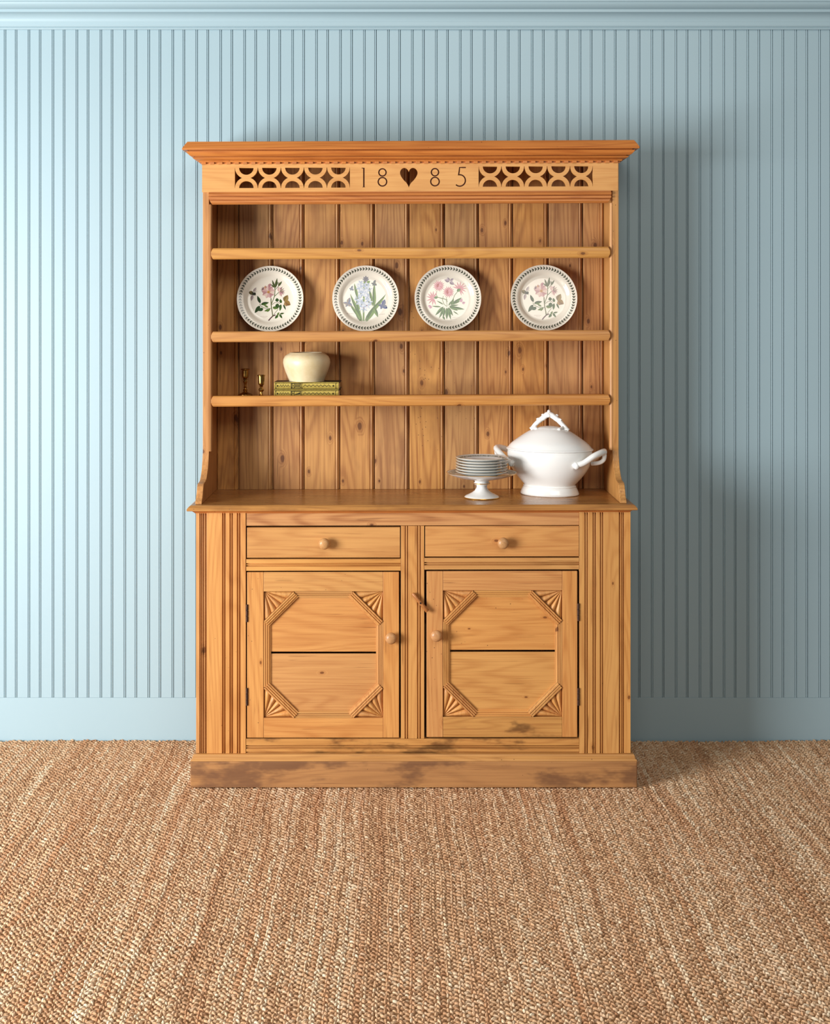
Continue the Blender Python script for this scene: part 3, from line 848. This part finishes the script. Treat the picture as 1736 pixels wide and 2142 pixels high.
# picture coordinates below: x,y measured on a 1736 square crop of one plate
def C(px, py, cx_=838, cy_=865, r_=775): return ((px - cx_) / r_, (cy_ - py) / r_)
GR, GR2, GR3 = (66, 96, 44), (98, 130, 62), (132, 150, 84)
def rose_art():
    A = Art(); sc = 1 / 775
    def lf(px, py, L, w, deg, c1=GR, c2=GR2, b=0): A.leaf(*C(px, py), L * sc, w * sc, deg, c1, c2, b)
    st = lambda pts, w, c: A.stem([C(*p_) for p_ in pts], w * sc, c)
    st([(800, 1370), (850, 1310), (900, 1262), (960, 1235)], 26, (118, 74, 84))
    st([(895, 1270), (885, 1180), (865, 1080), (855, 980), (850, 840)], 20, (112, 116, 66))
    st([(860, 985), (900, 880), (935, 780), (940, 650), (930, 560)], 16, (110, 122, 66))
    st([(862, 1080), (780, 1085), (690, 1070), (620, 1030), (585, 970)], 11, (100, 118, 60))
    st([(868, 1000), (930, 950), (1010, 935), (1060, 970)], 10, (120, 100, 70))
    st([(930, 800), (985, 745), (1040, 690)], 13, (100, 120, 60))
    st([(940, 640), (990, 590), (1050, 520)], 11, (110, 122, 66))
    st([(900, 1255), (980, 1150), (1020, 1100)], 9, (110, 120, 66))
    lf(600, 960, 190, 70, 108, (58, 76, 44), GR, .06); lf(615, 990, 195, 75, 14, (60, 84, 44), GR2)
    lf(595, 1020, 210, 85, 232, (74, 92, 52), GR, .05); lf(670, 1085, 125, 80, 205, GR, (70, 104, 56))
    lf(790, 1060, 130, 40, 150, GR2, GR3); lf(830, 1110, 140, 55, 195, GR3, GR2); lf(830, 1080, 110, 40, 235, GR2, GR3)
    lf(1000, 925, 90, 85, 100, GR, (80, 110, 60)); lf(1090, 960, 105, 62, 105, GR, GR2); lf(1005, 965, 135, 95, -95, (86, 112, 62), GR)
    lf(1085, 985, 160, 60, -105, GR2, GR, .1); lf(1140, 990, 140, 40, -65, (96, 112, 66), GR); lf(890, 1060, 130, 70, -10, GR2, GR3)
    lf(1020, 1240, 110, 60, -130, GR2, GR); lf(1050, 1220, 120, 50, -55, GR, GR2); lf(1060, 1215, 110, 40, 12, (90, 100, 60), GR2); lf(1000, 1250, 90, 45, 60, GR2, GR3)
    for dx, dy, L, w, dg in ((930, 590, 190, 46, 108, ), (945, 600, 235, 56, 80), (1015, 560, 150, 46, 55), (920, 590, 120, 30, 135), (960, 560, 120, 28, 65), (1020, 570, 120, 26, 85)):
        lf(dx, dy, L, w, dg, (112, 116, 70), (86, 104, 54))
    P1, P2, P3 = (226, 190, 184), (206, 160, 160), (238, 214, 200)
    for k in range(9):
        a = k * 40 + 12
        lf(785 + 30 * math.cos(math.radians(a)), 690 - 30 * math.sin(math.radians(a)), 130, 105, a, [P1, P2, P3][k % 3], [P3, P1, P2][k % 3])
    for k in range(7): lf(690, 640, 85, 26, 120 + k * 28, (178, 130, 140), (120, 100, 96))
    lf(790, 570, 90, 70, 60, P2, (190, 140, 150)); lf(730, 610, 70, 60, 110, (214, 170, 120), P2)
    for k in range(14): lf(790, 700, 62 + 20 * (k % 3), 12, k * 25.7, (206, 150, 104), (226, 184, 130))
    A.dot(*C(790, 700), 26 * sc, (204, 156, 96))
    for dg, c1 in ((0, P2), (30, P1), (-30, (190, 140, 150)), (60, (180, 126, 140)), (-62, P2), (95, P1)):
        lf(1035, 690, 130, 66, dg, c1, P3)
    for dg in (10, 40, -20, 65): lf(1060, 680, 130, 14, dg, (170, 120, 130))
    # bee
    lf(440, 700, 130, 62, 62, (176, 160, 158), (206, 192, 186)); lf(420, 760, 150, 66, 258, (196, 180, 178), (172, 154, 152))
    A.dot(*C(385, 715), 56 * sc, (120, 100, 44), 1.0, .8, -20); A.dot(*C(372, 708), 26 * sc, (176, 140, 48), .7, 1.2)
    A.dot(*C(455, 740), 42 * sc, (58, 50, 40), 1, .85); A.dot(*C(415, 724), 40 * sc, (64, 52, 34), .4, 1.1)
    for dg in (30, -40, 160, 215): lf(430, 730, 110, 8, dg, (70, 60, 50))
    # butterfly
    lf(1160, 920, 175, 120, 62, (150, 124, 70), (176, 152, 96)); lf(1165, 920, 165, 130, -30, (176, 144, 84), (150, 118, 70)); lf(1180, 930, 110, 90, -70, (160, 124, 80), (190, 158, 110))
    st([(1150, 900), (1130, 820)], 6, (90, 80, 60))
    for i in range(6): st([(615 + i * 28, 1270 + (i % 2) * 3), (635 + i * 28, 1272)], 7, (206, 176, 166))
    for i in range(3): st([(665 + i * 30, 1300), (685 + i * 30, 1301)], 6, (212, 186, 176))
    return A.mesh('flower_print')
def daisy_art():
    A = Art(); c2 = lambda x, y: C(x, y, 862, 868, 783); sc = 1 / 783
    def lf(px, py, L, w, deg, k1=GR, k2=GR2, b=0): A.leaf(*c2(px, py), L * sc, w * sc, deg, k1, k2, b)
    st = lambda pts, w, c: A.stem([c2(*p_) for p_ in pts], w * sc, c)
    G1, G2 = (74, 112, 58), (120, 152, 92)
    st([(840, 1060), (770, 1000), (735, 900), (755, 810)], 12, (120, 140, 86)); st([(850, 1050), (830, 950), (830, 830)], 11, (130, 148, 92))
    st([(860, 950), (800, 880), (700, 855), (620, 835), (590, 770), (600, 690)], 12, (116, 134, 80)); st([(930, 1010), (985, 880), (1030, 780), (1095, 700)], 12, (110, 136, 76))
    st([(620, 840), (720, 870), (860, 900)], 9, (120, 140, 86))
    for px, py, L, w, dg, b in ((760, 1060, 290, 66, 222, .08), (780, 1080, 290, 56, 238, .1), (790, 1090, 240, 58, 252, .12), (835, 1085, 285, 70, 270, 0), (860, 1090, 290, 62, 287, -.05), (870, 1080, 230, 60, 305, -.1),
                              (890, 1060, 230, 62, -22, -.05), (900, 1075, 360, 70, -8, 0), (900, 1050, 220, 40, 8, 0), (960, 1020, 290, 74, 44, -.1), (940, 1030, 180, 60, 70, 0), (700, 1070, 220, 34, 168, .1), (760, 1010, 190, 30, 150, 0), (880, 1040, 130, 36, 60, 0), (970, 1000, 200, 40, 20, 0), (740, 1290, 100, 48, 300, 0), (990, 1170, 150, 26, -35, 0)):
        lf(px, py, L, w, dg, G1, G2, b)
    PK, PK2 = (214, 140, 150), (232, 178, 182)
    for fx, fy in ((650, 565), (880, 710)):
        for k in range(17): lf(fx, fy, 135 + 12 * (k % 2), 34, k * 360 / 17 + 5, PK, PK2)
        for k in range(17): lf(fx, fy, 70, 20, k * 360 / 17 + 12, (182, 90, 96), (200, 110, 110))
        A.dot(*c2(fx, fy), 46 * sc, (118, 58, 42)); A.dot(*c2(fx + 6, fy + 4), 22 * sc, (150, 90, 50))
    for dg in (165, 140, 110, 80, 50, 25, 0, -25, -55, -75): lf(1140, 630, 175, 32, dg, PK, PK2)
    lf(1080, 700, 120, 78, 40, (88, 130, 76), (124, 160, 96))
    for dg in (60, 90, 115, 140, 165, 200, 230, 262, 290): lf(520, 860, 175, 32, dg, PK, PK2)
    lf(630, 838, 115, 62, 185, (88, 130, 76), (124, 160, 96))
    PU, PU2 = (146, 124, 140), (186, 166, 178)
    lf(905, 460, 130, 80, 160, PU, PU2); lf(905, 470, 130, 80, -28, PU2, PU); lf(900, 450, 100, 60, 115, PU2, PU); lf(920, 450, 100, 60, 38, PU, PU2)
    lf(1170, 960, 100, 60, 75, (212, 160, 180), (224, 182, 196)); lf(1200, 985, 80, 60, 20, (206, 156, 176), (220, 178, 190))
    lf(400, 1030, 110, 62, -35, (212, 160, 180), (224, 182, 196)); lf(440, 1110, 70, 40, 60, (206, 150, 172), (220, 178, 190))
    for i in range(6): st([(970 + i * 28, 1320), (990 + i * 28, 1322)], 8, (206, 190, 180))
    for i in range(5): st([(905 + i * 34, 1362), (930 + i * 34, 1362)], 7, (204, 190, 182))
    for i in range(6): st([(755 + i * 36, 1404), (780 + i * 36, 1404)], 6, (210, 196, 188))
    return A.mesh('flower_print')
def hyacinth_art():
    A = Art(); S = 1736 / 380 * 1.0
    c2 = lambda x, y: ((x - 1300) / 317, (425 - y) / 317); sc = 1 / 317
    def lf(px, py, L, w, deg, k1=GR, k2=GR2, b=0): A.leaf(*c2(px, py), L * sc, w * sc, deg, k1, k2, b)
    st = lambda pts, w, c: A.stem([c2(*p_) for p_ in pts], w * sc, c)
    G1, G2 = (78, 116, 50), (128, 160, 80)
    st([(1280, 640), (1280, 480), (1284, 300), (1288, 250)], 16, (126, 156, 84))
    for px, py, L, w, dg, b in ((1268, 640, 290, 34, 108, .10), (1262, 645, 240, 26, 118, .08), (1290, 640, 330, 40, 58, -.10), (1300, 645, 180, 34, 52, 0), (1375, 510, 240, 34, 78, .16), (1365, 500, 200, 24, 92, .12), (1380, 510, 100, 34, -68, 0),
                              (1250, 600, 200, 26, 100, .05), (1222, 420, 150, 26, 100, .04), (1250, 640, 100, 22, 120, 0), (1310, 645, 160, 26, 62, 0)):
        lf(px, py, L, w, dg, G1, G2, b)
    B1, B2, B3 = (206, 214, 224), (180, 192, 212), (230, 232, 236)
    fl = [(1250, 280), (1245, 315), (1310, 290), (1320, 330), (1255, 375), (1320, 400), (1225, 420), (1245, 450), (1330, 455), (1280, 515), (1260, 480), (1310, 490), (1285, 360)]
    for i, (fx, fy) in enumerate(fl):
        for k in range(6): lf(fx, fy, 40 + 8 * (i % 2), 20, k * 60 + i * 23, [B1, B2, B3][(k + i) % 3], [B3, B1, B2][(k + i) % 3])
        A.dot(*c2(fx, fy), 7 * sc, (150, 84, 110) if i % 2 else (120, 130, 90))
    for k in range(8): lf(1300, 235, 34, 16, k * 45, (140, 134, 150), (110, 110, 120))
    lf(1310, 270, 36, 26, 30, (140, 170, 90), G2)
    def fly(px, py, s_, cs):
        lf(px, py, 56 * s_, 34 * s_, 70, *cs); lf(px, py, 46 * s_, 34 * s_, -30, *cs[::-1]); lf(px, py, 40 * s_, 24 * s_, 170, *cs); lf(px, py, 36 * s_, 22 * s_, 240, *cs[::-1])
    fly(1128, 470, 1.1, ((170, 158, 150), (130, 136, 160))); fly(1462, 490, 1.15, ((76, 96, 150), (120, 130, 150)))
    fly(1163, 328, .6, ((110, 120, 140), (150, 160, 170))); fly(1378, 278, .7, ((90, 110, 120), (130, 130, 120)))
    for i in range(4): st([(1120 + i * 17, 568), (1133 + i * 17, 569)], 4, (206, 190, 180)); st([(1425 + i * 15, 573), (1437 + i * 15, 574)], 4, (206, 190, 180))
    return A.mesh('flower_print')
rose_me, daisy_me, hya_me = rose_art(), daisy_art(), hyacinth_art()

def put_plate(px, py, art, label):
    tilt = math.radians(8.5)
    yb = -0.166
    d = CAMD + yb + PR * math.sin(tilt)
    xw = X(px, d)
    zs = shelf_z[1] + sag(xw, 1.55)
    # lowest rim point: radius PR down the slope, .0185 forward of the back plane
    o = empty('dinner_plate', (xw, yb + PR * math.sin(tilt), zs + PR * math.cos(tilt) * 1.003 - .0168 * math.sin(tilt) + .0003), label, 'plate', 'flower plates standing on the middle shelf')
    o.rotation_euler = (math.pi / 2 - tilt, 0, 0)
    link('dish', plate_me, M['china'], o)
    link('leaf_border', border_me, M['print'], o)['label'] = 'dark green leaf wreath printed on the rim'
    link('flower_print', art, M['print'], o)
    return o
put_plate(566, 623, rose_me, 'rose and bee plate, leftmost of the four on the shelf')
put_plate(765, 623, hya_me, 'white plate printed with a tall pale blue hyacinth, second from left')
put_plate(936.5, 623, daisy_me, 'white plate printed with pink daisies and green leaves, second from right')
put_plate(1136.5, 621, rose_me, 'rose and bee plate, rightmost of the four on the shelf')

# ------------------------------------------------------------------ books, crock, candlesticks (lowest rack shelf)
def rot_box(m, *a): m.box(*a)
S3 = shelf_z[2]
def book(name_label, xa, xb, z0, t, yf, depth, seed):
    xm = (xa + xb) / 2
    o = empty('book', (xm, yf + depth / 2, z0), name_label, 'book', 'two gilt books under the crock')
    L = xb - xa; ct = .0026; hd = depth / 2
    def bp(name, m, mat, **kw):
        return link(name, m.mesh(name), mat, o, **kw)
    bp('cover', MB().box(-L / 2, L / 2, -hd + .004, hd, 0, ct), M['bookcloth'], bevel=.0008)
    bp('cover', MB().box(-L / 2, L / 2, -hd + .004, hd, t - ct, t), M['bookcloth'], bevel=.0008)
    bp('page_block', MB().box(-L / 2 + .004, L / 2 - .004, -hd + .008, hd - .004, ct, t - ct), M['paper'])
    q = [(-hd + .010, ct * .2), (-hd + .002, ct * .2), (-hd - .0008, t * .2), (-hd - .0022, t * .5), (-hd - .0008, t * .8), (-hd + .002, t - ct * .2), (-hd + .010, t - ct * .2)]
    me = MB().prism(q, 'x', -L / 2 + .0015, L / 2 - .0045).mesh('spine'); smooth_by_angle(me, 40)
    sp = link('spine', me, M['gilt_spine'], o)
    tl = MB(); yf_ = -hd - .0020
    def mark(x0, x1, z0_, z1_): tl.box(x0, x1, yf_ - .0008, yf_ + .0035, z0_, z1_)
    x_l = -L / 2
    for z_ in (t * .10, t * .86): mark(x_l + .004, L / 2 - .007, z_, z_ + t * .035)
    for xk in (.006, .0615, .100, L - .016): mark(x_l + xk, x_l + xk + .0012, t * .14, t * .86)
    # label panel: dark frame round a small motif
    lx = x_l + .064
    mark(lx, lx + .033, t * .20, t * .26); mark(lx, lx + .033, t * .76, t * .82); mark(lx, lx + .0018, t * .2, t * .82); mark(lx + .0315, lx + .033, t * .2, t * .82)
    mark(lx + .009, lx + .0105, t * .2, t * .82)
    if seed: 
        for k in range(4): mark(lx + .0125 + k * .0048, lx + .0150 + k * .0048, t * .34, t * .70)
    else:
        for k in range(5): mark(lx + .013 + k * .0036, lx + .0168 + k * .0036, t * (.34 + .02 * k), t * (.44 + .05 * k))
    mark(lx + .004, lx + .0065, t * .42, t * .62)
    # zig-zag tooling
    def zig(xs, xe, n_):
        w_ = (xe - xs) / n_
        for k in range(n_):
            a0 = xs + k * w_
            for j in range(2):
                xa_, xb_ = a0 + j * w_ / 2, a0 + (j + 1) * w_ / 2
                za, zb = (t * .36, t * .60) if j == 0 else (t * .60, t * .36)
                v = [(xa_, yf_ - .0006, za), (xb_, yf_ - .0006, zb), (xb_, yf_ - .0006, zb + t * .075), (xa_, yf_ - .0006, za + t * .075)]
                v += [(x_, yf_ + .0035, z_) for x_, y_, z_ in v]
                tl.add(v, [(0, 1, 2, 3), (7, 6, 5, 4), (0, 4, 5, 1), (1, 5, 6, 2), (2, 6, 7, 3), (3, 7, 4, 0)])
    zig(x_l + .020, x_l + .056, 4); zig(x_l + .106, L / 2 - .034, 7)
    for xk in (x_l + .0135, L / 2 - .024): tl.ball((xk, yf_ + .0005, t * .5), .0032, 10)
    link('tooling', tl.mesh('tooling'), M['tool'], sp)
    return o
def zs3(x): return S3 + sag(x, 1.31)
yf = -0.262
db = CAMD + yf
bx0, bx1 = X(572.5, db), X(711, db)
BT = 0.0276
book('lower of two gilt-spined books lying flat under the cream crock', bx0, bx1 - .001, zs3(bx1), BT, yf, .125, 0)
book('upper gilt-spined book carrying the cream crock', bx0 + .0005, bx1, zs3(bx1) + BT + .0002, BT, yf - .001, .125, 1)
cxw = X(641.5, CAMD - .206)
zc0 = zs3(bx1) + 2 * BT + .0004
prof = [(0, .003), (.058, .003), (.060, 0), (.0635, 0), (.0645, .004), (.070, .018), (.0775, .036), (.0835, .054), (.0862, .068), (.0850, .080), (.0795, .091), (.0700, .0985), (.0625, .1022), (.0600, .1050), (.0560, .1050), (.0550, .1010),
        (.0640, .0950), (.0760, .085), (.0795, .068), (.070, .036), (.055, .010), (0, .008)]
me = MB().lathe(prof, 64).mesh('crock'); smooth_by_angle(me, 50)
o = link('crock', me, M['stone'], loc=(cxw, -.206, zc0))
o['label'] = 'squat cream stoneware crock standing on the two books'; o['category'] = 'crock'
def candlestick(px, y, h, k, prof, label):
    xw = X(px, CAMD + y)
    e_ = empty('candlestick', (xw, y, zs3(xw) + .0002), label, 'candlestick', 'pair of brass candlesticks')
    segs = {}
    for nm, pf in prof:
        me = MB().lathe([(r * k, z * h) for r, z in pf], 32).mesh(nm); smooth_by_angle(me, 35)
        link(nm, me, M['brass'], e_)
    return e_
def stick_prof():
    base = [(0, 0), (.0265, 0), (.0278, .022), (.0275, .045), (.0250, .055), (.0240, .066), (.0200, .085), (.0135, .110), (.0090, .135), (.0065, .160), (0, .160)]
    stem = [(0, .158), (.0062, .160), (.0072, .178), (.0086, .200), (.0072, .232), (.0045, .255), (.0040, .275), (.0062, .288), (.0074, .305), (.0056, .328), (.0042, .345), (.0046, .420), (.0062, .470), (.0080, .500), (.0080, .525), (.0048, .545), (.0046, .580), (.0078, .595), (.0082, .618), (.0060, .640), (0, .640)]
    sock = [(0, .638), (.0060, .640), (.0090, .652), (.0112, .680), (.0116, .720), (.0116, .930), (.0130, .945), (.0165, .955), (.0172, .970), (.0166, .985), (.0130, 1.0), (.0098, 1.0), (.0092, .985), (.0090, .75), (0, .74)]
    return [('foot', base), ('stem', stem), ('socket', sock)]
candlestick(513, -.150, .1000, 1.0, stick_prof(), 'taller dark brass candlestick standing left of the other')
def stick2():
    base = [(0, 0), (.0225, 0), (.0232, .02), (.0220, .04), (.0180, .06), (.0100, .09), (.0062, .13), (0, .13)]
    stem = [(0, .128), (.0062, .13), (.0050, .18), (.0046, .24), (.0070, .275), (.0090, .31), (.0100, .345), (.0086, .39), (.0058, .42), (.0046, .455), (.0060, .49), (.0075, .51), (.0050, .53), (0, .53)]
    sock = [(0, .528), (.0050, .53), (.0092, .56), (.0108, .60), (.0110, .66), (.0116, .90), (.0120, .945), (.0140, .955), (.0142, .975), (.0130, 1.0), (.0100, 1.0), (.0092, .98), (.0088, .65), (0, .64)]
    return [('foot', base), ('stem', stem), ('socket', sock)]
candlestick(546.5, -.255, .0820, 1.0, stick2(), 'shorter brass candlestick between the tall one and the books')

# ------------------------------------------------------------------ cake stand with plates, tureen (worktop)
def zw(x): return ZT + sag(x, ZT) + .0004
ys = -.338
sxw = X(1007.7, CAMD + ys)
stand = empty('cake_stand', (sxw, ys, zw(sxw)), 'white footed cake stand with gilt lines carrying stacked plates', 'cake stand')
S_ = 1 / (3.945 * 588)
foot = [(0, .004), (.030, .003), (.055, .001), (.0600, 0), (.0620, .0012), (.0618, .0035)]
foot2 = [(.0605, .0050), (.057, .0080), (.048, .0120), (.036, .0180), (.026, .0255), (.0195, .0345), (.0185, .041), (.021, .046), (.0275, .0485), (.0290, .0515), (.0275, .0545), (.0240, .0555), (.0255, .0590), (.034, .0630), (.048, .0665), (0, .0665)]
me = MB().lathe(foot + foot2, 64).mesh('pedestal'); smooth_by_angle(me, 50)
ped = link('pedestal', me, M['white2'], stand)
link('gilt_line', MB().lathe([(.0600, .0006), (.0625, .0006), (.0628, .0020), (.0622, .0036), (.0600, .0040)], 64).mesh('gilt_line'), M['gold'], ped)
link('gilt_line', MB().lathe([(.0284, .0500), (.0294, .0507), (.0294, .0523), (.0284, .0530)], 48).mesh('gilt_line'), M['gold'], ped)
top_p = [(0, .0640), (.048, .0655), (.075, .0705), (.100, .0775), (.1190, .0860), (.1250, .0888), (.1256, .0900), (.1250, .0910), (.1190, .0893), (.0960, .0835), (.0900, .0820), (.055, .0790), (0, .0785)]
me = MB().lathe(top_p, 80).mesh('stand_plate'); smooth_by_angle(me, 50)
sp = link('stand_plate', me, M['white2'], stand)
link('rim_band', MB().lathe([(.0975, .0843), (.1185, .0895), (.1185, .0897), (.0975, .0845)], 80).mesh('rim_band'), M['band'], sp)
link('gilt_line', MB().lathe([(.1238, .0903), (.1252, .0893), (.1259, .0899), (.1252, .0913), (.1236, .0908)], 80).mesh('gilt_line'), M['gold'], sp)
small_p = [(0, .0012), (.050, .0012), (.052, 0), (.055, 0), (.057, .0022), (.070, .0055), (.085, .0112), (.0918, .0148), (.0924, .0156), (.0918, .0163), (.085, .0140), (.070, .0095), (.0640, .0062), (.060, .0050), (.05, .0046), (0, .0046)]
small_me = MB().lathe(small_p, 72).mesh('side_plate'); smooth_by_angle(small_me, 50)
sband_me = MB().lathe([(.0715, .01005), (.0840, .01390), (.0840, .01405), (.0715, .01020)], 72).mesh('rim_band')
sdot = MB()
for k in range(26):
    a = 2 * math.pi * k / 26
    sdot.ball((.0780 * math.cos(a), .0780 * math.sin(a), .01235), .0026, 8, 1, 1, .15)
sdot_me = sdot.mesh('rim_motif')
gl_me = MB().lathe([(.0905, .0158), (.0920, .0152), (.0927, .0158), (.0918, .0167), (.0903, .0162)], 72).mesh('gilt_line')
order = ['lowest plate of the white stack, resting on the cake stand', 'white side plate second from the bottom of the stack', 'white side plate third from the bottom of the stack',
         'white side plate third from the top of the stack', 'white side plate second from the top of the stack', 'topmost side plate of the stack with dotted grey rim']
for i in range(6):
    e_ = empty('side_plate', (sxw + random.uniform(-.0008, .0008), ys + random.uniform(-.0008, .0008), zw(sxw) + .0792 + i * .0098), order[i], 'plate', 'side plates stacked on the cake stand')
    link('dish', small_me, M['white2'], e_)
    link('rim_band', sband_me, M['band'], e_)
    link('gilt_line', gl_me, M['pale_gilt'], e_)
    if i == 5: link('rim_motif', sdot_me, M['tool'], e_)

yt = -.252
txw = X(1149.5, CAMD + yt)
TROT = math.radians(-22)
tur = empty('tureen', (txw, yt, zw(txw)), 'large white lidded soup tureen with twig handles beside the cake stand', 'tureen', rz=TROT)
u = 1 / (3.945 * 577) * 1.03
OV = 0.78
yb0 = 737
bp_ = [(0, .006), (.080, .006), (236 * u * .93, .001), (236 * u * .97, 0), (236 * u, .002), (237 * u, .006), (233 * u, .010), (226 * u, .018), (217 * u, .026), (212 * u, .0285), (215 * u, .031), (211 * u, .0335), (204 * u, .035)]
for yy_, hw in ((650, 212), (625, 235), (600, 257), (575, 279), (550, 297), (525, 312), (500, 325), (475, 335), (450, 342), (425, 345), (405, 344), (392, 341)):
    bp_.append((hw * u, (yb0 - yy_) * u))
bp_ += [(343 * u, (yb0 - 386) * u), (341 * u, (yb0 - 381) * u), (325 * u, (yb0 - 381) * u), (322 * u, (yb0 - 420) * u), (300 * u, (yb0 - 520) * u), (200 * u, (yb0 - 640) * u), (0, (yb0 - 650) * u)]
me = MB().lathe(bp_, 96, 1, OV).mesh('bowl'); smooth_by_angle(me, 50)
link('bowl', me, M['white'], tur)
lid = [(0, (yb0 - 376) * u), (330 * u, (yb0 - 380) * u), (347 * u, (yb0 - 380) * u), (352 * u, (yb0 - 376) * u), (350 * u, (yb0 - 371) * u), (341 * u, (yb0 - 366) * u), (331 * u, (yb0 - 355) * u)]
for yy_, hw in ((335, 314), (315, 290), (295, 262), (275, 233), (255, 203), (238, 175), (223, 145), (211, 115), (202, 85), (196, 55), (193, 25), (192, 0)):
    lid.append((hw * u, (yb0 - yy_) * u))
me = MB().lathe(lid, 96, 1, OV).mesh('lid'); smooth_by_angle(me, 50)
lid_o = link('lid', me, M['white'], tur)
# twig handle on the lid
def spl(pts, n=8):
    P_ = [Vector(p_) for p_ in pts]; out = []
    for i in range(len(P_) - 1):
        a, b, c, d = P_[max(i - 1, 0)], P_[i], P_[i + 1], P_[min(i + 2, len(P_) - 1)]
        for k in range(n):
            t = k / n
            out.append(0.5 * ((2 * b) + (-a + c) * t + (2 * a - 5 * b + 4 * c - d) * t * t + (-a + 3 * b - 3 * c + d) * t ** 3))
    return out + [P_[-1]]
def lid_z(x):
    r = abs(x)
    pts = sorted([(p_[0], p_[1]) for p_ in lid[6:]])
    for (a, za), (b, zb) in zip(pts[:-1], pts[1:]):
        if a <= r <= b: return za + (zb - za) * (r - a) / max(b - a, 1e-9)
    return pts[0][1]
hd = MB()
zt_ = (yb0 - 105) * u
pts = [(-.0690, 0, lid_z(.069) + .001), (-.0560, 0, lid_z(.056) + .010), (-.0360, 0, lid_z(.036) + .024), (-.0220, 0, zt_ - .010), (-.008, 0, zt_ + .001), (.004, 0, zt_ + .001), (.020, 0, zt_ - .009), (.036, 0, lid_z(.036) + .022), (.054, 0, lid_z(.054) + .009), (.0700, 0, lid_z(.07) + .001)]
sp_ = spl(pts)
rad = [(.0068 + .0038 * math.sin(math.pi * i / (len(sp_) - 1))+ .0003 * math.sin(i * .9)) for i in range(len(sp_))]
hd.tube(sp_, rad, 12)
hd.ball((-.002, 0, zt_ + .0115), .0072, 14, 1, 1, 1.1)
hd.ball((-.002, -.006, zt_ - .001), .009, 14, 1, .9, .9)
for s_ in (-1, 1):                                            # little side twigs and leaf feet
    hd.tube(spl([(s_ * .030, 0, lid_z(.03) + .026), (s_ * .040, -.006, lid_z(.04) + .030), (s_ * .046, -.008, lid_z(.045) + .028)], 5), [.0045] * 5 + [.004] * 5 + [.003], 8)
    hd.tube(spl([(s_ * .052, 0, lid_z(.052) + .008), (s_ * .048, -.014, lid_z(.053) + .004), (s_ * .044, -.026, lid_z(.060) + .003)], 5), [.005] * 5 + [.0045] * 5 + [.0035], 8)
    hd.ball((s_ * .062, -.004, lid_z(.063) + .003), .008, 12, 1.6, .9, .6)
    hd.ball((s_ * .043, -.028, lid_z(.060) + .003), .0055, 12, 1.3, 1, .8)
    hd.tube(spl([(s_ * .018, 0, zt_ - .008), (s_ * .026, .004, zt_ + .000), (s_ * .029, .005, zt_ - .004)], 5), [.005] * 5 + [.004] * 5 + [.003], 8)
me = hd.mesh('lid_handle'); smooth_by_angle(me, 60)
link('lid_handle', me, M['white'], lid_o)
# bow handles at both ends of the oval
def oval(phi, r): return (r * math.cos(phi), r * OV * math.sin(phi))
for s_ in (1, -1):
    m = MB()
    zb_ = (yb0 - 480) * u; zt2 = (yb0 - 400) * u
    ctrl = []
    for dg, rr, z in ((-44, 330 * u, zb_ - .004), (-40, 344 * u, zb_ + .001), (-31, 372 * u, zb_ + .010), (-20, 410 * u, zt2 - .004), (-9, 432 * u, zt2 + .006), (0, 436 * u, zt2 + .008), (9, 432 * u, zt2 + .006), (20, 410 * u, zt2 - .004), (31, 372 * u, zb_ + .010), (40, 344 * u, zb_ + .001), (44, 330 * u, zb_ - .004)):
        ph = math.radians(dg) + (0 if s_ > 0 else math.pi)
        x_, y_ = oval(ph, rr); ctrl.append((x_, y_, z))
    sp_ = spl(ctrl, 6); n_ = len(sp_)
    m.tube(sp_, [.0098 + .0016 * math.sin(math.pi * i / (n_ - 1)) for i in range(n_)], 12)
    for e_i in (1, -2):
        p_ = Vector(ctrl[e_i]); m.ball((p_.x, p_.y, p_.z - .002), .0132, 14, 1, 1, 1.0)
        ph = math.atan2(p_.y / OV, p_.x)
    ph0 = 0 if s_ > 0 else math.pi
    x_, y_ = oval(ph0, 440 * u)
    m.ball((x_, y_, zt2 + .006), .0125, 14, .9, 1.3, 1.0)                  # scroll at the end of the handle
    m.tube(spl([(x_, y_, zt2 + .008), (oval(ph0, 446 * u)[0], 0, zt2 - .006), (oval(ph0, 436 * u)[0], 0, zt2 - .022), (oval(ph0, 400 * u)[0], 0, zt2 - .032), (oval(ph0, 340 * u)[0], 0, zt2 - .036)], 6), .0075, 12)
    me = m.mesh('bow_handle'); smooth_by_angle(me, 60)
    link('bow_handle', me, M['white'], tur)

print('objects', len(bpy.data.objects))
